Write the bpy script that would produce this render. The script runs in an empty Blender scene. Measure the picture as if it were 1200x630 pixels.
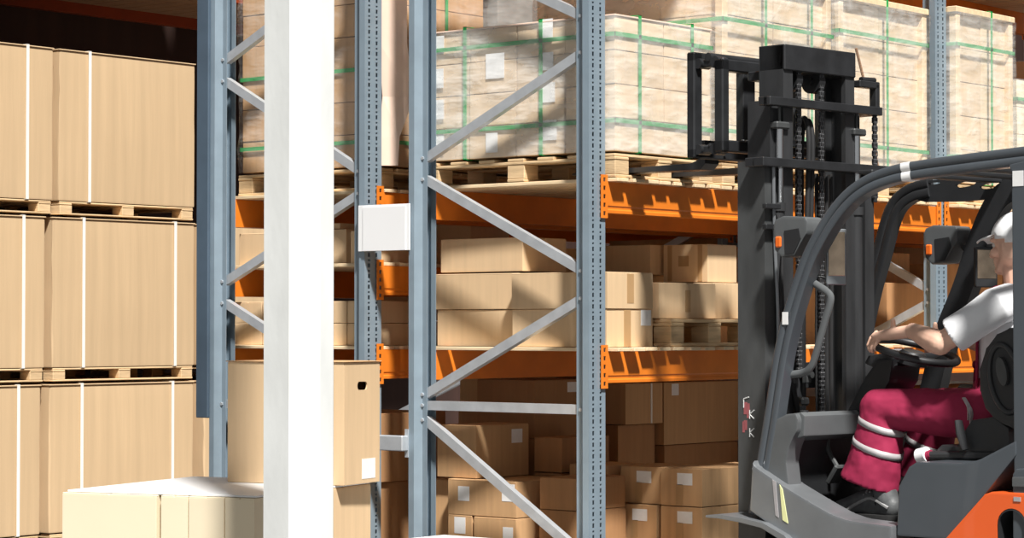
import bpy, bmesh, math, random
from math import radians as R, sin, cos, pi
from mathutils import Vector as V, Matrix as M
random.seed(7)
S = bpy.context.scene
COL = S.collection

# ------------------------------------------------------------------ camera
ANG = R(39.7)                                  # angle between the rack ends and the picture plane
PITCH = math.atan((383 - 315) / 2833.0)
cam_d = bpy.data.cameras.new('camera')
cam_d.sensor_width = 36.0
cam_d.lens = 2833.0 / 1200.0 * 36.0
cam_d.clip_end = 200
cam = bpy.data.objects.new('camera', cam_d)
COL.objects.link(cam)
cam.location = (6.4419, -8.3378, 1.4)
cam.rotation_euler = (pi / 2 + PITCH, 0, ANG)
S.camera = cam

# ------------------------------------------------------------------ light
SUN_DIR = V((-0.60, 0.40, -1.0))
SUN_POWER = 6.2
SKY_FRONT, SKY_BACK = 0.25, 0.03
sun_d = bpy.data.lights.new('sun', 'SUN')
sun_d.energy = SUN_POWER
sun_d.angle = R(4.5)
sun_d.color = (1.0, 0.975, 0.935)
sun = bpy.data.objects.new('sun', sun_d)
COL.objects.link(sun)
sun.location = (8, -6, 12)
sun.rotation_euler = SUN_DIR.to_track_quat('-Z', 'Y').to_euler()

world = bpy.data.worlds.new('world')
S.world = world
world.use_nodes = True
wn = world.node_tree.nodes
wl = world.node_tree.links
bg = wn['Background']
tc = wn.new('ShaderNodeTexCoord')
dotn = wn.new('ShaderNodeVectorMath'); dotn.operation = 'DOT_PRODUCT'
dotn.inputs[1].default_value = V((0.6, -0.78, 0.12)).normalized()
mr = wn.new('ShaderNodeMapRange')
mr.inputs['From Min'].default_value = -0.6
mr.inputs['From Max'].default_value = 0.9
mr.inputs['To Min'].default_value = SKY_BACK
mr.inputs['To Max'].default_value = SKY_FRONT
wl.new(tc.outputs['Generated'], dotn.inputs[0])
wl.new(dotn.outputs['Value'], mr.inputs['Value'])
wl.new(mr.outputs['Result'], bg.inputs['Strength'])
bg.inputs['Color'].default_value = (0.96, 0.98, 1.0, 1)

S.view_settings.view_transform = 'Standard'
S.view_settings.look = 'None'
S.view_settings.gamma = 1.0
S.view_settings.use_curve_mapping = False
S.view_settings.exposure = 0.28

# ------------------------------------------------------------------ materials
def new_mat(name):
    m = bpy.data.materials.new(name)
    m.use_nodes = True
    nt = m.node_tree
    return m, nt.nodes, nt.links, nt.nodes['Principled BSDF']

def mat(name, col, rough=0.5, metal=0.0, var=0.08, scale=6.0, bump=0.0, bscale=60.0, stretch=(1, 1, 1), rnd=0.0, spec=0.5, coat=0.0):
    """Principled surface whose colour wanders a little with noise, plus an optional fine bump."""
    m, n, l, p = new_mat(name)
    p.inputs['Roughness'].default_value = rough
    p.inputs['Metallic'].default_value = metal
    p.inputs['Specular IOR Level'].default_value = spec
    p.inputs['Coat Weight'].default_value = coat
    t = n.new('ShaderNodeTexCoord')
    mp = n.new('ShaderNodeMapping'); mp.inputs['Scale'].default_value = stretch
    nz = n.new('ShaderNodeTexNoise'); nz.inputs['Scale'].default_value = scale; nz.inputs['Detail'].default_value = 6
    l.new(t.outputs['Object'], mp.inputs['Vector']); l.new(mp.outputs['Vector'], nz.inputs['Vector'])
    mix = n.new('ShaderNodeMix'); mix.data_type = 'RGBA'
    mix.inputs[6].default_value = (*[c * (1 - var) for c in col], 1)
    mix.inputs[7].default_value = (*[min(1, c * (1 + var)) for c in col], 1)
    rg = n.new('ShaderNodeMapRange'); rg.inputs['From Min'].default_value = .3; rg.inputs['From Max'].default_value = .7
    l.new(nz.outputs['Fac'], rg.inputs['Value']); l.new(rg.outputs['Result'], mix.inputs[0])
    src = mix.outputs[2]
    if rnd:
        oi = n.new('ShaderNodeObjectInfo')
        r2 = n.new('ShaderNodeMapRange'); r2.inputs['To Min'].default_value = 1 - rnd; r2.inputs['To Max'].default_value = 1 + rnd
        l.new(oi.outputs['Random'], r2.inputs['Value'])
        hs = n.new('ShaderNodeHueSaturation')
        l.new(r2.outputs['Result'], hs.inputs['Value']); l.new(src, hs.inputs['Color'])
        src = hs.outputs['Color']
    l.new(src, p.inputs['Base Color'])
    if bump:
        n2 = n.new('ShaderNodeTexNoise'); n2.inputs['Scale'].default_value = bscale; n2.inputs['Detail'].default_value = 4
        l.new(mp.outputs['Vector'], n2.inputs['Vector'])
        b = n.new('ShaderNodeBump'); b.inputs['Strength'].default_value = bump; b.inputs['Distance'].default_value = .004
        l.new(n2.outputs['Fac'], b.inputs['Height']); l.new(b.outputs['Normal'], p.inputs['Normal'])
    return m

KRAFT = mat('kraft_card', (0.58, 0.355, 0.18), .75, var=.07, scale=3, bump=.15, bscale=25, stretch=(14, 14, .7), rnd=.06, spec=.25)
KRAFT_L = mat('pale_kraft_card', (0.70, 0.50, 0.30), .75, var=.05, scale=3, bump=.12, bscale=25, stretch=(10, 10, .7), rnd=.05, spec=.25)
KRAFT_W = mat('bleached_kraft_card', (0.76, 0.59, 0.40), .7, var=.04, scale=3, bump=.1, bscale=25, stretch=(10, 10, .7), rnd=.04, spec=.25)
KRAFT_SHADE = mat('shaded_kraft_card', (0.42, 0.225, 0.105), .78, var=.08, scale=3, bump=.15, bscale=25, stretch=(10, 10, .7), rnd=.1, spec=.25)  # same card as the rest, shade put into its colour for dim spots
CREAM = mat('cream_card', (0.80, 0.69, 0.50), .7, var=.03, scale=2, bump=.06, bscale=30, spec=.25, rnd=.03)
GAYLORD = mat('bulk_box_card', (0.60, 0.43, 0.255), .75, var=.06, scale=2.2, bump=.2, bscale=18, stretch=(9, 9, .35), rnd=.03, spec=.25)
TAPE = mat('packing_tape', (0.47, 0.29, 0.14), .3, var=.05, scale=8)
PAPER = mat('label_paper', (0.86, 0.86, 0.85), .6, var=.03, scale=40)
PAPER2 = mat('white_sheet', (0.86, 0.87, 0.88), .45, var=.01, scale=3)
WOOD = mat('pallet_wood', (0.66, 0.47, 0.27), .75, var=.18, scale=5, bump=.35, bscale=20, stretch=(1.2, 1.2, 9), rnd=.12, spec=.2)
WOOD_P = mat('pale_pine', (0.78, 0.60, 0.38), .7, var=.12, scale=5, bump=.25, bscale=20, stretch=(1.2, 9, 9), rnd=.08, spec=.2)
WOOD_DK = mat('weathered_wood', (0.36, 0.22, 0.14), .8, var=.22, scale=6, bump=.4, bscale=18, stretch=(1.2, 9, 9), spec=.2)
BLUE = mat('blue_grey_steel', (0.27, 0.345, 0.405), .38, metal=.25, var=.08, scale=9, bump=.05, bscale=40)
BLUE_D = mat('dark_blue_steel', (0.085, 0.125, 0.17), .45, metal=.2, var=.1, scale=7)
GALV = mat('galvanised_steel', (0.56, 0.59, 0.62), .36, metal=.45, var=.1, scale=14, bump=.04, bscale=50)
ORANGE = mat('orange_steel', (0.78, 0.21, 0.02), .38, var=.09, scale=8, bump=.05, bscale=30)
ORANGE_SHADE = mat('shaded_orange_steel', (0.30, 0.05, 0.014), .45, var=.1, scale=8)  # orange beam steel with the shade under the deck mixed into its colour
GREEN = mat('green_strap', (0.03, 0.36, 0.09), .35, var=.1, scale=10)
STRAPW = mat('white_strap', (0.88, 0.86, 0.80), .4, var=.03, scale=10)
CONC = mat('painted_concrete', (0.72, 0.735, 0.72), .75, var=.09, scale=3.5, bump=.18, bscale=30, stretch=(1.5, 1.5, .6), spec=.3)
FLOORM = mat('concrete_floor', (0.13, 0.128, 0.125), .6, var=.12, scale=1.5, bump=.08, bscale=14)
WALLM = mat('gloom_dark_wall', (0.045, 0.02, 0.014), .8, var=.2, scale=2, stretch=(4, 4, .3))  # near-black colour stands in for the unlit depth behind the racks
BLACK = mat('black_paint', (0.022, 0.023, 0.025), .38, var=.25, scale=12, bump=.06, bscale=40)
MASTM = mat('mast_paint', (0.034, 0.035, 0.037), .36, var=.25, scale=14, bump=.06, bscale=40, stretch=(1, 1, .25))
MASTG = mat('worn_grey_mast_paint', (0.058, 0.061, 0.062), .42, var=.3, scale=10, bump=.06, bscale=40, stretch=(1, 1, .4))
GREYP = mat('charcoal_paint', (0.072, 0.083, 0.095), .32, var=.06, scale=5, coat=.25)
PLAST = mat('grey_plastic', (0.105, 0.112, 0.116), .42, var=.1, scale=8, bump=.06, bscale=120)
PLASTD = mat('black_plastic', (0.022, 0.023, 0.025), .45, var=.15, scale=8, bump=.08, bscale=120)
SEATM = mat('black_vinyl', (0.03, 0.031, 0.033), .42, var=.12, scale=10, bump=.12, bscale=150)
RUBBER = mat('rubber', (0.016, 0.016, 0.017), .7, var=.2, scale=20)
CHROME = mat('bright_steel', (0.80, 0.81, 0.82), .16, metal=1.0, var=.03)
CHAIN = mat('chain_steel', (0.12, 0.12, 0.125), .38, metal=.8, var=.3, scale=60)
ALU = mat('grey_aluminium', (0.27, 0.285, 0.30), .32, metal=.55, var=.08, scale=8)
CWT = mat('orange_red_paint', (0.83, 0.125, 0.022), .3, var=.03, scale=4, coat=.3)
LAMPO = mat('orange_lens', (0.85, 0.16, 0.02), .2, var=.05)
GLASS_TINT = mat('reflection_tinted_glass', (0.55, 0.42, 0.30), .22, metal=1.0, var=.5, scale=9)  # warm patchy tint stands in for racks reflected in the mirrors
REFL = mat('reflective_tape', (0.42, 0.40, 0.405), .5, metal=.1, var=.05, scale=60)
YREFL = mat('yellow_reflector', (0.82, 0.83, 0.42), .3, var=.05)
YELLOW = mat('yellow_paint', (0.85, 0.50, 0.02), .4, var=.04)
DECAL_R = mat('red_decal', (0.36, 0.10, 0.11), .5, var=.2, scale=30)
DECAL_W = mat('white_decal', (0.62, 0.62, 0.61), .5, var=.2, scale=30)
SKIN = mat('skin', (0.80, 0.50, 0.37), .5, var=.08, scale=14, bump=.05, bscale=200)
SHIRT = mat('white_cotton', (0.82, 0.83, 0.85), .8, var=.02, scale=8, bump=.25, bscale=16, spec=.15)
MAROON = mat('maroon_twill', (0.31, 0.024, 0.068), .75, var=.1, scale=7, bump=.3, bscale=18, spec=.2)
CAPM = mat('white_cap_cloth', (0.84, 0.85, 0.86), .8, var=.02, scale=10, spec=.15)
HAIRM = mat('short_brown_hair', (0.16, 0.07, 0.035), .7, var=.3, scale=90, bump=.4, bscale=200)
SHOEM = mat('dark_grey_shoe', (0.10, 0.105, 0.107), .5, var=.25, scale=25, bump=.2, bscale=90)
SOLEM = mat('shoe_sole', (0.018, 0.018, 0.018), .7, var=.1)
LACEM = mat('grey_lace', (0.30, 0.30, 0.30), .7, var=.1)
SOCKM = mat('black_sock', (0.012, 0.012, 0.012), .9, var=.1)
EYEW = mat('eye_white', (0.75, 0.73, 0.70), .25, var=.02)
GREYW = mat('grey_wrapped_goods', (0.30, 0.28, 0.25), .5, var=.2, scale=5, bump=.3, bscale=12)
PINKC = mat('pale_card_sheet', (0.80, 0.60, 0.48), .7, var=.05, scale=4, spec=.2)

def film(name, op=.2, rough=.12, tint=(.95, .95, .93)):
    """Stretch film: mostly clear, with glossy wrinkles."""
    m, n, l, p = new_mat(name)
    n.remove(p)
    out = n['Material Output']
    tr = n.new('ShaderNodeBsdfTransparent')
    gl = n.new('ShaderNodeBsdfPrincipled')
    gl.inputs['Base Color'].default_value = (*tint, 1)
    gl.inputs['Roughness'].default_value = rough
    t = n.new('ShaderNodeTexCoord')
    nz = n.new('ShaderNodeTexNoise'); nz.inputs['Scale'].default_value = 4.5; nz.inputs['Detail'].default_value = 5; nz.inputs['Distortion'].default_value = 1.2
    l.new(t.outputs['Object'], nz.inputs['Vector'])
    mg = n.new('ShaderNodeTexNoise'); mg.inputs['Scale'].default_value = 9
    mp = n.new('ShaderNodeMapping'); mp.inputs['Scale'].default_value = (.6, .6, 2.2)
    l.new(t.outputs['Object'], mp.inputs['Vector']); l.new(mp.outputs['Vector'], mg.inputs['Vector'])
    ad = n.new('ShaderNodeMath'); ad.operation = 'ADD'
    l.new(nz.outputs['Fac'], ad.inputs[0]); l.new(mg.outputs['Fac'], ad.inputs[1])
    b = n.new('ShaderNodeBump'); b.inputs['Strength'].default_value = .5; b.inputs['Distance'].default_value = .03
    l.new(ad.outputs[0], b.inputs['Height']); l.new(b.outputs['Normal'], gl.inputs['Normal'])
    rg = n.new('ShaderNodeMapRange'); rg.inputs['From Min'].default_value = .75; rg.inputs['From Max'].default_value = 1.3
    rg.inputs['To Min'].default_value = op * .65; rg.inputs['To Max'].default_value = op * 1.7
    l.new(ad.outputs[0], rg.inputs['Value'])
    mx = n.new('ShaderNodeMixShader')
    l.new(rg.outputs['Result'], mx.inputs[0]); l.new(tr.outputs[0], mx.inputs[1]); l.new(gl.outputs[0], mx.inputs[2])
    l.new(mx.outputs[0], out.inputs['Surface'])
    return m
FILM = film('stretch_film', .13)
FILM2 = film('milky_stretch_film', .24)

# ------------------------------------------------------------------ mesh helpers
def B(): return bmesh.new()

def box(bm, c, s, bev=0.0, rot=None, seg=1):
    """box of size s centred on c"""
    r = bmesh.ops.create_cube(bm, size=1.0)
    vs = r['verts']
    bmesh.ops.scale(bm, vec=V(s), verts=vs)
    if bev:
        es = list({e for v in vs for e in v.link_edges})
        rb = bmesh.ops.bevel(bm, geom=es, offset=min(bev, min(s) * .45), segments=seg, affect='EDGES', profile=.7)
        vs = list({v for f in rb['faces'] for v in f.verts} | {v for v in vs if v.is_valid})
    if rot is not None:
        bmesh.ops.rotate(bm, cent=(0, 0, 0), matrix=rot.to_3x3(), verts=vs)
    bmesh.ops.translate(bm, vec=V(c), verts=vs)
    return vs

def bx(bm, x0, x1, y0, y1, z0, z1, bev=0.0, seg=1):
    return box(bm, ((x0 + x1) / 2, (y0 + y1) / 2, (z0 + z1) / 2), (abs(x1 - x0), abs(y1 - y0), abs(z1 - z0)), bev, seg=seg)

def prism(bm, poly, axis, a, b, bev=0.0):
    """closed outline extruded along an axis; outline in the two other axes in order"""
    def P(u, w, t):
        return {'X': (t, u, w), 'Y': (u, t, w), 'Z': (u, w, t)}[axis]
    v0 = [bm.verts.new(P(u, w, a)) for u, w in poly]
    v1 = [bm.verts.new(P(u, w, b)) for u, w in poly]
    n = len(poly)
    fs = [bm.faces.new(v0[::-1]), bm.faces.new(v1)]
    for i in range(n):
        fs.append(bm.faces.new((v0[i], v0[(i + 1) % n], v1[(i + 1) % n], v1[i])))
    bmesh.ops.recalc_face_normals(bm, faces=fs)
    if bev:
        es = [e for e in {e for f in fs for e in f.edges}]
        bmesh.ops.bevel(bm, geom=es, offset=bev, segments=2, affect='EDGES', profile=.7)

def frames(pts):
    """parallel-transport frames along a path"""
    pts = [V(p) for p in pts]
    n = len(pts)
    tan = []
    for i in range(n):
        a = pts[max(0, i - 1)]; b = pts[min(n - 1, i + 1)]
        tan.append((b - a).normalized())
    t0 = tan[0]
    ref = V((0, 0, 1)) if abs(t0.z) < .9 else V((0, 1, 0))
    u = (ref - t0 * ref.dot(t0)).normalized()
    fr = []
    for i in range(n):
        t = tan[i]
        u = (u - t * u.dot(t)).normalized()
        fr.append((pts[i], t, u, t.cross(u)))
    return fr

def tube(bm, pts, r, n=10, closed=False, ell=None):
    """swept round tube; r a number or a list; ell = (a, b) factors along the frame's two axes"""
    fr = frames(pts)
    m = len(fr)
    rs = r if isinstance(r, (list, tuple)) else [r] * m
    ea, eb = ell or (1, 1)
    rings = []
    for (p, t, u, w), q in zip(fr, rs):
        rings.append([bm.verts.new(p + u * (q * ea * cos(2 * pi * k / n)) + w * (q * eb * sin(2 * pi * k / n))) for k in range(n)])
    cnt = m if closed else m - 1
    for i in range(cnt):
        a, b = rings[i], rings[(i + 1) % m]
        for k in range(n):
            bm.faces.new((a[k], a[(k + 1) % n], b[(k + 1) % n], b[k]))
    if not closed:
        bm.faces.new(rings[0][::-1]); bm.faces.new(rings[-1])

def sweep(bm, pts, prof, ref):
    """sweep a closed 2-D outline along a path; outline u along ref x tangent, w along ref"""
    pts = [V(p) for p in pts]
    n = len(pts); ref = V(ref).normalized()
    rings = []
    for i in range(n):
        t = (pts[min(n - 1, i + 1)] - pts[max(0, i - 1)]).normalized()
        s = ref.cross(t).normalized()
        rings.append([bm.verts.new(pts[i] + s * u + ref * w) for u, w in prof])
    k = len(prof)
    fs = []
    for i in range(n - 1):
        for j in range(k):
            fs.append(bm.faces.new((rings[i][j], rings[i][(j + 1) % k], rings[i + 1][(j + 1) % k], rings[i + 1][j])))
    fs.append(bm.faces.new(rings[0][::-1])); fs.append(bm.faces.new(rings[-1]))
    bmesh.ops.recalc_face_normals(bm, faces=fs)

def cyl(bm, p0, p1, r, n=16): tube(bm, [p0, p1], r, n)

def ellipsoid(bm, c, s, rot=None, u=20, v=12):
    r = bmesh.ops.create_uvsphere(bm, u_segments=u, v_segments=v, radius=1)
    vs = r['verts']
    bmesh.ops.scale(bm, vec=V(s), verts=vs)
    if rot is not None: bmesh.ops.rotate(bm, cent=(0, 0, 0), matrix=rot.to_3x3(), verts=vs)
    bmesh.ops.translate(bm, vec=V(c), verts=vs)

def limb(bm, pts, rs, n=14, caps=True):
    """a tapering limb with rounded ends; rs numbers or (a, b) pairs"""
    fr = frames(pts)
    rr = [(q, q) if not isinstance(q, tuple) else q for q in rs]
    seq = []
    p, t, u, w = fr[0]; a, b = rr[0]
    if caps:
        for k in (-.98, -.75, -.4):
            s = math.sqrt(1 - k * k); m = min(a, b)
            seq.append((p + t * (k * m), u, w, a * s, b * s))
    for (p, t, u, w), (a, b) in zip(fr, rr): seq.append((p, u, w, a, b))
    p, t, u, w = fr[-1]; a, b = rr[-1]
    if caps:
        for k in (.4, .75, .98):
            s = math.sqrt(1 - k * k); m = min(a, b)
            seq.append((p + t * (k * m), u, w, a * s, b * s))
    rings = [[bm.verts.new(p + u * (a * cos(2 * pi * k / n)) + w * (b * sin(2 * pi * k / n))) for k in range(n)] for p, u, w, a, b in seq]
    for i in range(len(rings) - 1):
        for k in range(n):
            bm.faces.new((rings[i][k], rings[i][(k + 1) % n], rings[i + 1][(k + 1) % n], rings[i + 1][k]))
    bm.faces.new(rings[0][::-1]); bm.faces.new(rings[-1])

def spline(pts, k=6):
    """Catmull-Rom through points"""
    P = [V(p) for p in pts]
    P = [P[0] * 2 - P[1]] + P + [P[-1] * 2 - P[-2]]
    out = []
    for i in range(1, len(P) - 2):
        for j in range(k):
            t = j / k
            a, b, c, d = P[i - 1], P[i], P[i + 1], P[i + 2]
            out.append(.5 * ((2 * b) + (c - a) * t + (2 * a - 5 * b + 4 * c - d) * t * t + (3 * b - a - 3 * c + d) * t ** 3))
    out.append(P[-2])
    return out

def obj(name, bm, m, parent=None, smooth=35, label=None, loc=None):
    me = bpy.data.meshes.new(name)
    bmesh.ops.recalc_face_normals(bm, faces=bm.faces[:])
    bm.to_mesh(me); bm.free()
    me.materials.append(m)
    if smooth:
        me.shade_smooth()
        me.set_sharp_from_angle(angle=R(smooth))
    o = bpy.data.objects.new(name, me)
    COL.objects.link(o)
    if smooth and smooth < 100:
        wn_ = o.modifiers.new('flat_faces', 'WEIGHTED_NORMAL'); wn_.keep_sharp = True
    if parent is not None: o.parent = parent
    if label: o['label'] = label
    if loc is not None: o.location = loc
    return o

def tag(o, label, cat, group=None):
    o['label'] = label; o['category'] = cat
    if group: o['group'] = group
    return o

def thing(name, label, cat, loc=(0, 0, 0), rz=0.0, group=None):
    o = bpy.data.objects.new(name, None)
    o.empty_display_size = .1
    COL.objects.link(o)
    o.location = loc; o.rotation_euler = (0, 0, rz)
    return tag(o, label, cat, group)

def struct(name, bm, m):
    o = obj(name, bm, m); o['kind'] = 'structure'; return o

def dup(root, loc, rz, label, group=None):
    """a copy of a thing with copies of its parts and sub-parts"""
    r = root.copy(); COL.objects.link(r)
    r.location = loc; r.rotation_euler = (0, 0, rz)
    r['label'] = label
    if group: r['group'] = group
    for ch in root.children:
        c = ch.copy(); COL.objects.link(c); c.parent = r
        for g in ch.children:
            d = g.copy(); COL.objects.link(d); d.parent = c
    return r

def cut(o, cutter_bm):
    """subtract a volume from a mesh object and keep the result as plain mesh"""
    me = bpy.data.meshes.new('cutter'); bmesh.ops.recalc_face_normals(cutter_bm, faces=cutter_bm.faces[:]); cutter_bm.to_mesh(me); cutter_bm.free()
    c = bpy.data.objects.new('cutter', me); COL.objects.link(c)
    if o.parent: c.parent = o.parent
    o.modifiers.clear()
    md = o.modifiers.new('cut', 'BOOLEAN'); md.object = c; md.operation = 'DIFFERENCE'; md.solver = 'EXACT'
    dg = bpy.context.evaluated_depsgraph_get(); dg.update()
    new = bpy.data.meshes.new_from_object(o.evaluated_get(dg))
    o.modifiers.clear()
    o.data = new
    new.shade_smooth(); new.set_sharp_from_angle(angle=R(30))
    wn_ = o.modifiers.new('flat_faces', 'WEIGHTED_NORMAL'); wn_.keep_sharp = True
    bpy.data.objects.remove(c); bpy.data.meshes.remove(me)
# ------------------------------------------------------------------ setting
b = B(); bx(b, -9, 9, -14, 10, -.1, 0); struct('floor', b, FLOORM)
b = B(); bx(b, -7.5, -7.3, -6, 9, 0, 6.5); struct('wall_left', b, WALLM)
b = B(); bx(b, -7.5, 9, 9, 9.2, 0, 6.5); struct('wall_back', b, WALLM)

# white concrete column with chamfered corners, in front of the left rack
b = B()
cx0, cx1, cy0, cy1, ch = .112, .395, -2.207, -1.98, .078
prism(b, [(cx0 + ch, cy0), (cx1 - ch, cy0), (cx1, cy0 + ch), (cx1, cy1 - ch), (cx1 - ch, cy1), (cx0 + ch, cy1), (cx0, cy1 - ch), (cx0, cy0 + ch)], 'Z', 0, 6.0, bev=.004)
struct('column', b, CONC)

# ------------------------------------------------------------------ pallet racking
Z_LO, Z_UP = 1.156, 1.900          # undersides of the two beam levels
BEAM_H = .137
def upright_mesh(z1=3.55):
    """open channel post; perforated face at X = 0 looking +X, throat at X = -.085"""
    b = B()
    cols = [-.058, -.034, -.021, .018, .031, .058]
    zs = [0.0]; solid = []
    z = .03
    zs.append(z); solid.append(True)
    while z < z1 - .06:
        for h, s in ((.019, False), (.011, True), (.008, False), (.012, True)):
            z += h; zs.append(z); solid.append(s)
    zs.append(z1); solid.append(True)
    grid = [[b.verts.new((0, y, z)) for y in cols] for z in zs]
    for i in range(len(zs) - 1):
        for j in range(5):
            if not solid[i] and j in (1, 3): continue
            b.faces.new((grid[i][j], grid[i][j + 1], grid[i + 1][j + 1], grid[i + 1][j]))
    for s in (-1, 1):
        prof = [(0, .058 * s), (-.032, .058 * s), (-.060, .030 * s), (-.088, .030 * s)]
        lo = [b.verts.new((x, y, 0)) for x, y in prof]; hi = [b.verts.new((x, y, z1)) for x, y in prof]
        for k in range(3): b.faces.new((lo[k], lo[k + 1], hi[k + 1], hi[k]))
    bmesh.ops.remove_doubles(b, verts=b.verts[:], dist=.0005)
    return b
UPR = None
def add_upright(parent, x, flip):
    global UPR
    if UPR is None:
        o = obj('upright', upright_mesh(), BLUE, parent, smooth=0)
        md = o.modifiers.new('plate', 'SOLIDIFY'); md.thickness = .0028; md.offset = 0
        UPR = o
    else:
        o = UPR.copy(); COL.objects.link(o); o.parent = parent
    o.location = (x, 0, 0)
    o.rotation_euler = (0, 0, pi if flip else 0)
    return o

def brace_bm(p0, p1):
    """cold-formed channel from p0 to p1 in the frame plane"""
    b = B()
    h, w, t = .021, .017, .003
    prof = [(-h, -w), (h, -w), (h, w), (h - t, w), (h - t, -w + t), (-h + t, -w + t), (-h + t, w), (-h, w)]
    sweep(b, [p0, p1], prof, (0, 1, 0))
    return b

def upright_frame(label, x_front, depth, y, zig, horiz, group=None):
    """zig: list of (z at the rear post, z at the front post) of each diagonal"""
    t = thing('upright_frame', label, 'rack frame', (x_front, y, 0), 0, group)
    add_upright(t, 0, False); add_upright(t, -depth, True)
    xf, xr = -.066, -depth + .066
    for zr, zf in zig:
        obj('brace', brace_bm((xr, -.006, zr), (xf, -.006, zf)), GALV, t, smooth=0)
    for z in horiz:
        obj('brace', brace_bm((xr, -.006, z), (xf, -.006, z)), GALV, t, smooth=0)
    for x in (-.044, -depth + .044):
        b = B(); bx(b, x - .065, x + .065, -.075, .075, 0, .006)
        obj('foot_plate', b, BLUE, t)
    b = B()
    for zr, zf in zig + [(z, z) for z in horiz]:
        for x, z in ((xr - .004, zr), (xf + .004, zf)):
            cyl(b, (x, -.0305, z), (x, -.039, z), .0085, 6)
    obj('bolts', b, GALV, t)
    return t
ZB = [(1.09, 1.525), (2.08, 1.645), (2.178, 2.60), (3.17, 2.76), (.973, .40)]
upright_frame('blue perforated rack end frame with pale zigzag braces beside the forklift mast', 0, 1.05, 0, ZB, [1.04])
ZA = [(1.625, 2.03), (2.62, 2.135), (1.518, 1.10), (2.727, 3.15)]
upright_frame('blue rack end frame crossed by the white concrete column', -1.333, 1.05, 0, ZA, [1.02])
upright_frame('blue rack frame behind the forklift cab and steering wheel', 0, 1.05, 2.99, [(2.08, 1.60), (1.09, 1.53), (2.178, 2.60), (.973, .40)], [1.04])
upright_frame('blue rack frame deep in the rear row behind the forklift mast', -1.333, 1.05, 2.99, ZA, [1.02])

# long splice plate on the aisle side of the left frame
b = B(); bx(b, -2.462, -2.376, -.078, -.0605, .95, 3.5, .004)
tag(obj('post_protector', b, BLUE_D), 'dark blue flat post guard along the leftmost rack upright', 'post guard')

def beam(label, x, y0, y1, z, group, face=1, m=ORANGE):
    """step beam with hooked end connectors; face = +1 when its outer side looks +X"""
    t = thing('rack_beam', label, 'rack beam', (x, y0, z), 0, group)
    L = y1 - y0
    b = B()
    o, i = .0 * face, -.05 * face
    f = face
    prof = [(.0, .0), (.0, .012), (-.004 * f, .018), (-.004 * f, .026), (0, .032), (0, BEAM_H), (-.05 * f, BEAM_H), (-.05 * f, 0)]
    prism(b, prof, 'Y', 0, L)
    obj('beam', b, m, t, smooth=0)
    for yy, s in ((0, -1), (L, 1)):
        b = B()
        # plate on the post face with slots
        ya, yb = (yy - .040, yy + .006) if s < 0 else (yy - .006, yy + .040)
        xs = .004 * f
        cols = [ya, (ya + yb) / 2 - .008, (ya + yb) / 2 + .008, yb]
        zs = [-.024]
        sl = []
        for k in range(5):
            zs += [zs[0] + .012 + k * .037, zs[0] + .012 + k * .037 + .018]; sl += [True, False]
        zs.append(.166); sl.append(True)
        g = [[b.verts.new((xs, yv, zv)) for yv in cols] for zv in zs]
        for a in range(len(zs) - 1):
            for c in range(3):
                if c == 1 and not sl[a]: continue
                b.faces.new((g[a][c], g[a][c + 1], g[a + 1][c + 1], g[a + 1][c]))
        cn = obj('beam_connector', b, m, t, smooth=0)
        md = cn.modifiers.new('plate', 'SOLIDIFY'); md.thickness = .004; md.offset = 1 if f > 0 else -1
    return t
XF, XR = .004, -1.054
def bay(y0, y1, where):
    ya, yb = y0 + .058, y1 - .058
    for z, nm in ((Z_LO, 'lower'), (Z_UP, 'upper')):
        beam('orange rack beam on the aisle side, %s level of %s' % (nm, where), XF, ya, yb, z, None)
        beam('orange rack beam at the back, %s level of %s' % (nm, where), XR, ya, yb, z, None, -1)
bay(0, 2.99, 'the bay beside the forklift mast')
bay(2.99, 5.98, 'the bay behind the driver')
upright_frame('blue rack frame beyond the driver at the far end of the row', 0, 1.05, 5.98, [(2.08, 1.60), (1.09, 1.53)], [1.04])
X2F, X2R = -1.329, -2.387
for z, nm in ((Z_LO, 'lowest'), (1.552, 'middle'), (Z_UP, 'top')):
    beam('red orange rack beam in the gap right of the column, %s of three' % nm, X2F, .058, 2.932, z, None)
    beam('red orange rack beam left of the column, %s of three' % nm, X2R, .058, 2.932, z, None, -1)
# unseen level added above the picture to shade the goods beneath
for x, f in ((XF, 1), (XR, -1), (X2F, 1), (X2R, -1)):
    for ya in (.058, 3.048): beam('orange rack beam of the added shading level above the loads', x, ya, ya + 2.874, 3.30, 'added shading beams', f)

# row spacer tying the two back-to-back frames
b = B(); bx(b, -1.333 + .0, -1.05, -.105, -.062, .83, .90, .004)
bx(b, -1.333, -1.31, -.064, -.058, .80, .93); bx(b, -1.07, -1.05, -.064, -.058, .80, .93)
tag(obj('row_spacer', b, GALV), 'short grey steel spacer bar joining the two rack frames right of the tall carton', 'rack spacer')

# blank white notice hung between the two frames
t = thing('paper_notice', 'blank white paper notice fixed between two blue rack posts', 'sign', (-.992, -.066, 1.862))
b = B(); box(b, (-.205, -.003, 0), (.325, .006, .215), .001)
obj('backing_sheet', b, PAPER2, t)
b = B(); box(b, (-.20, -.0085, -.004), (.27, .003, .205), .0005)
obj('front_sheet', b, PAPER2, t)

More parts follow.
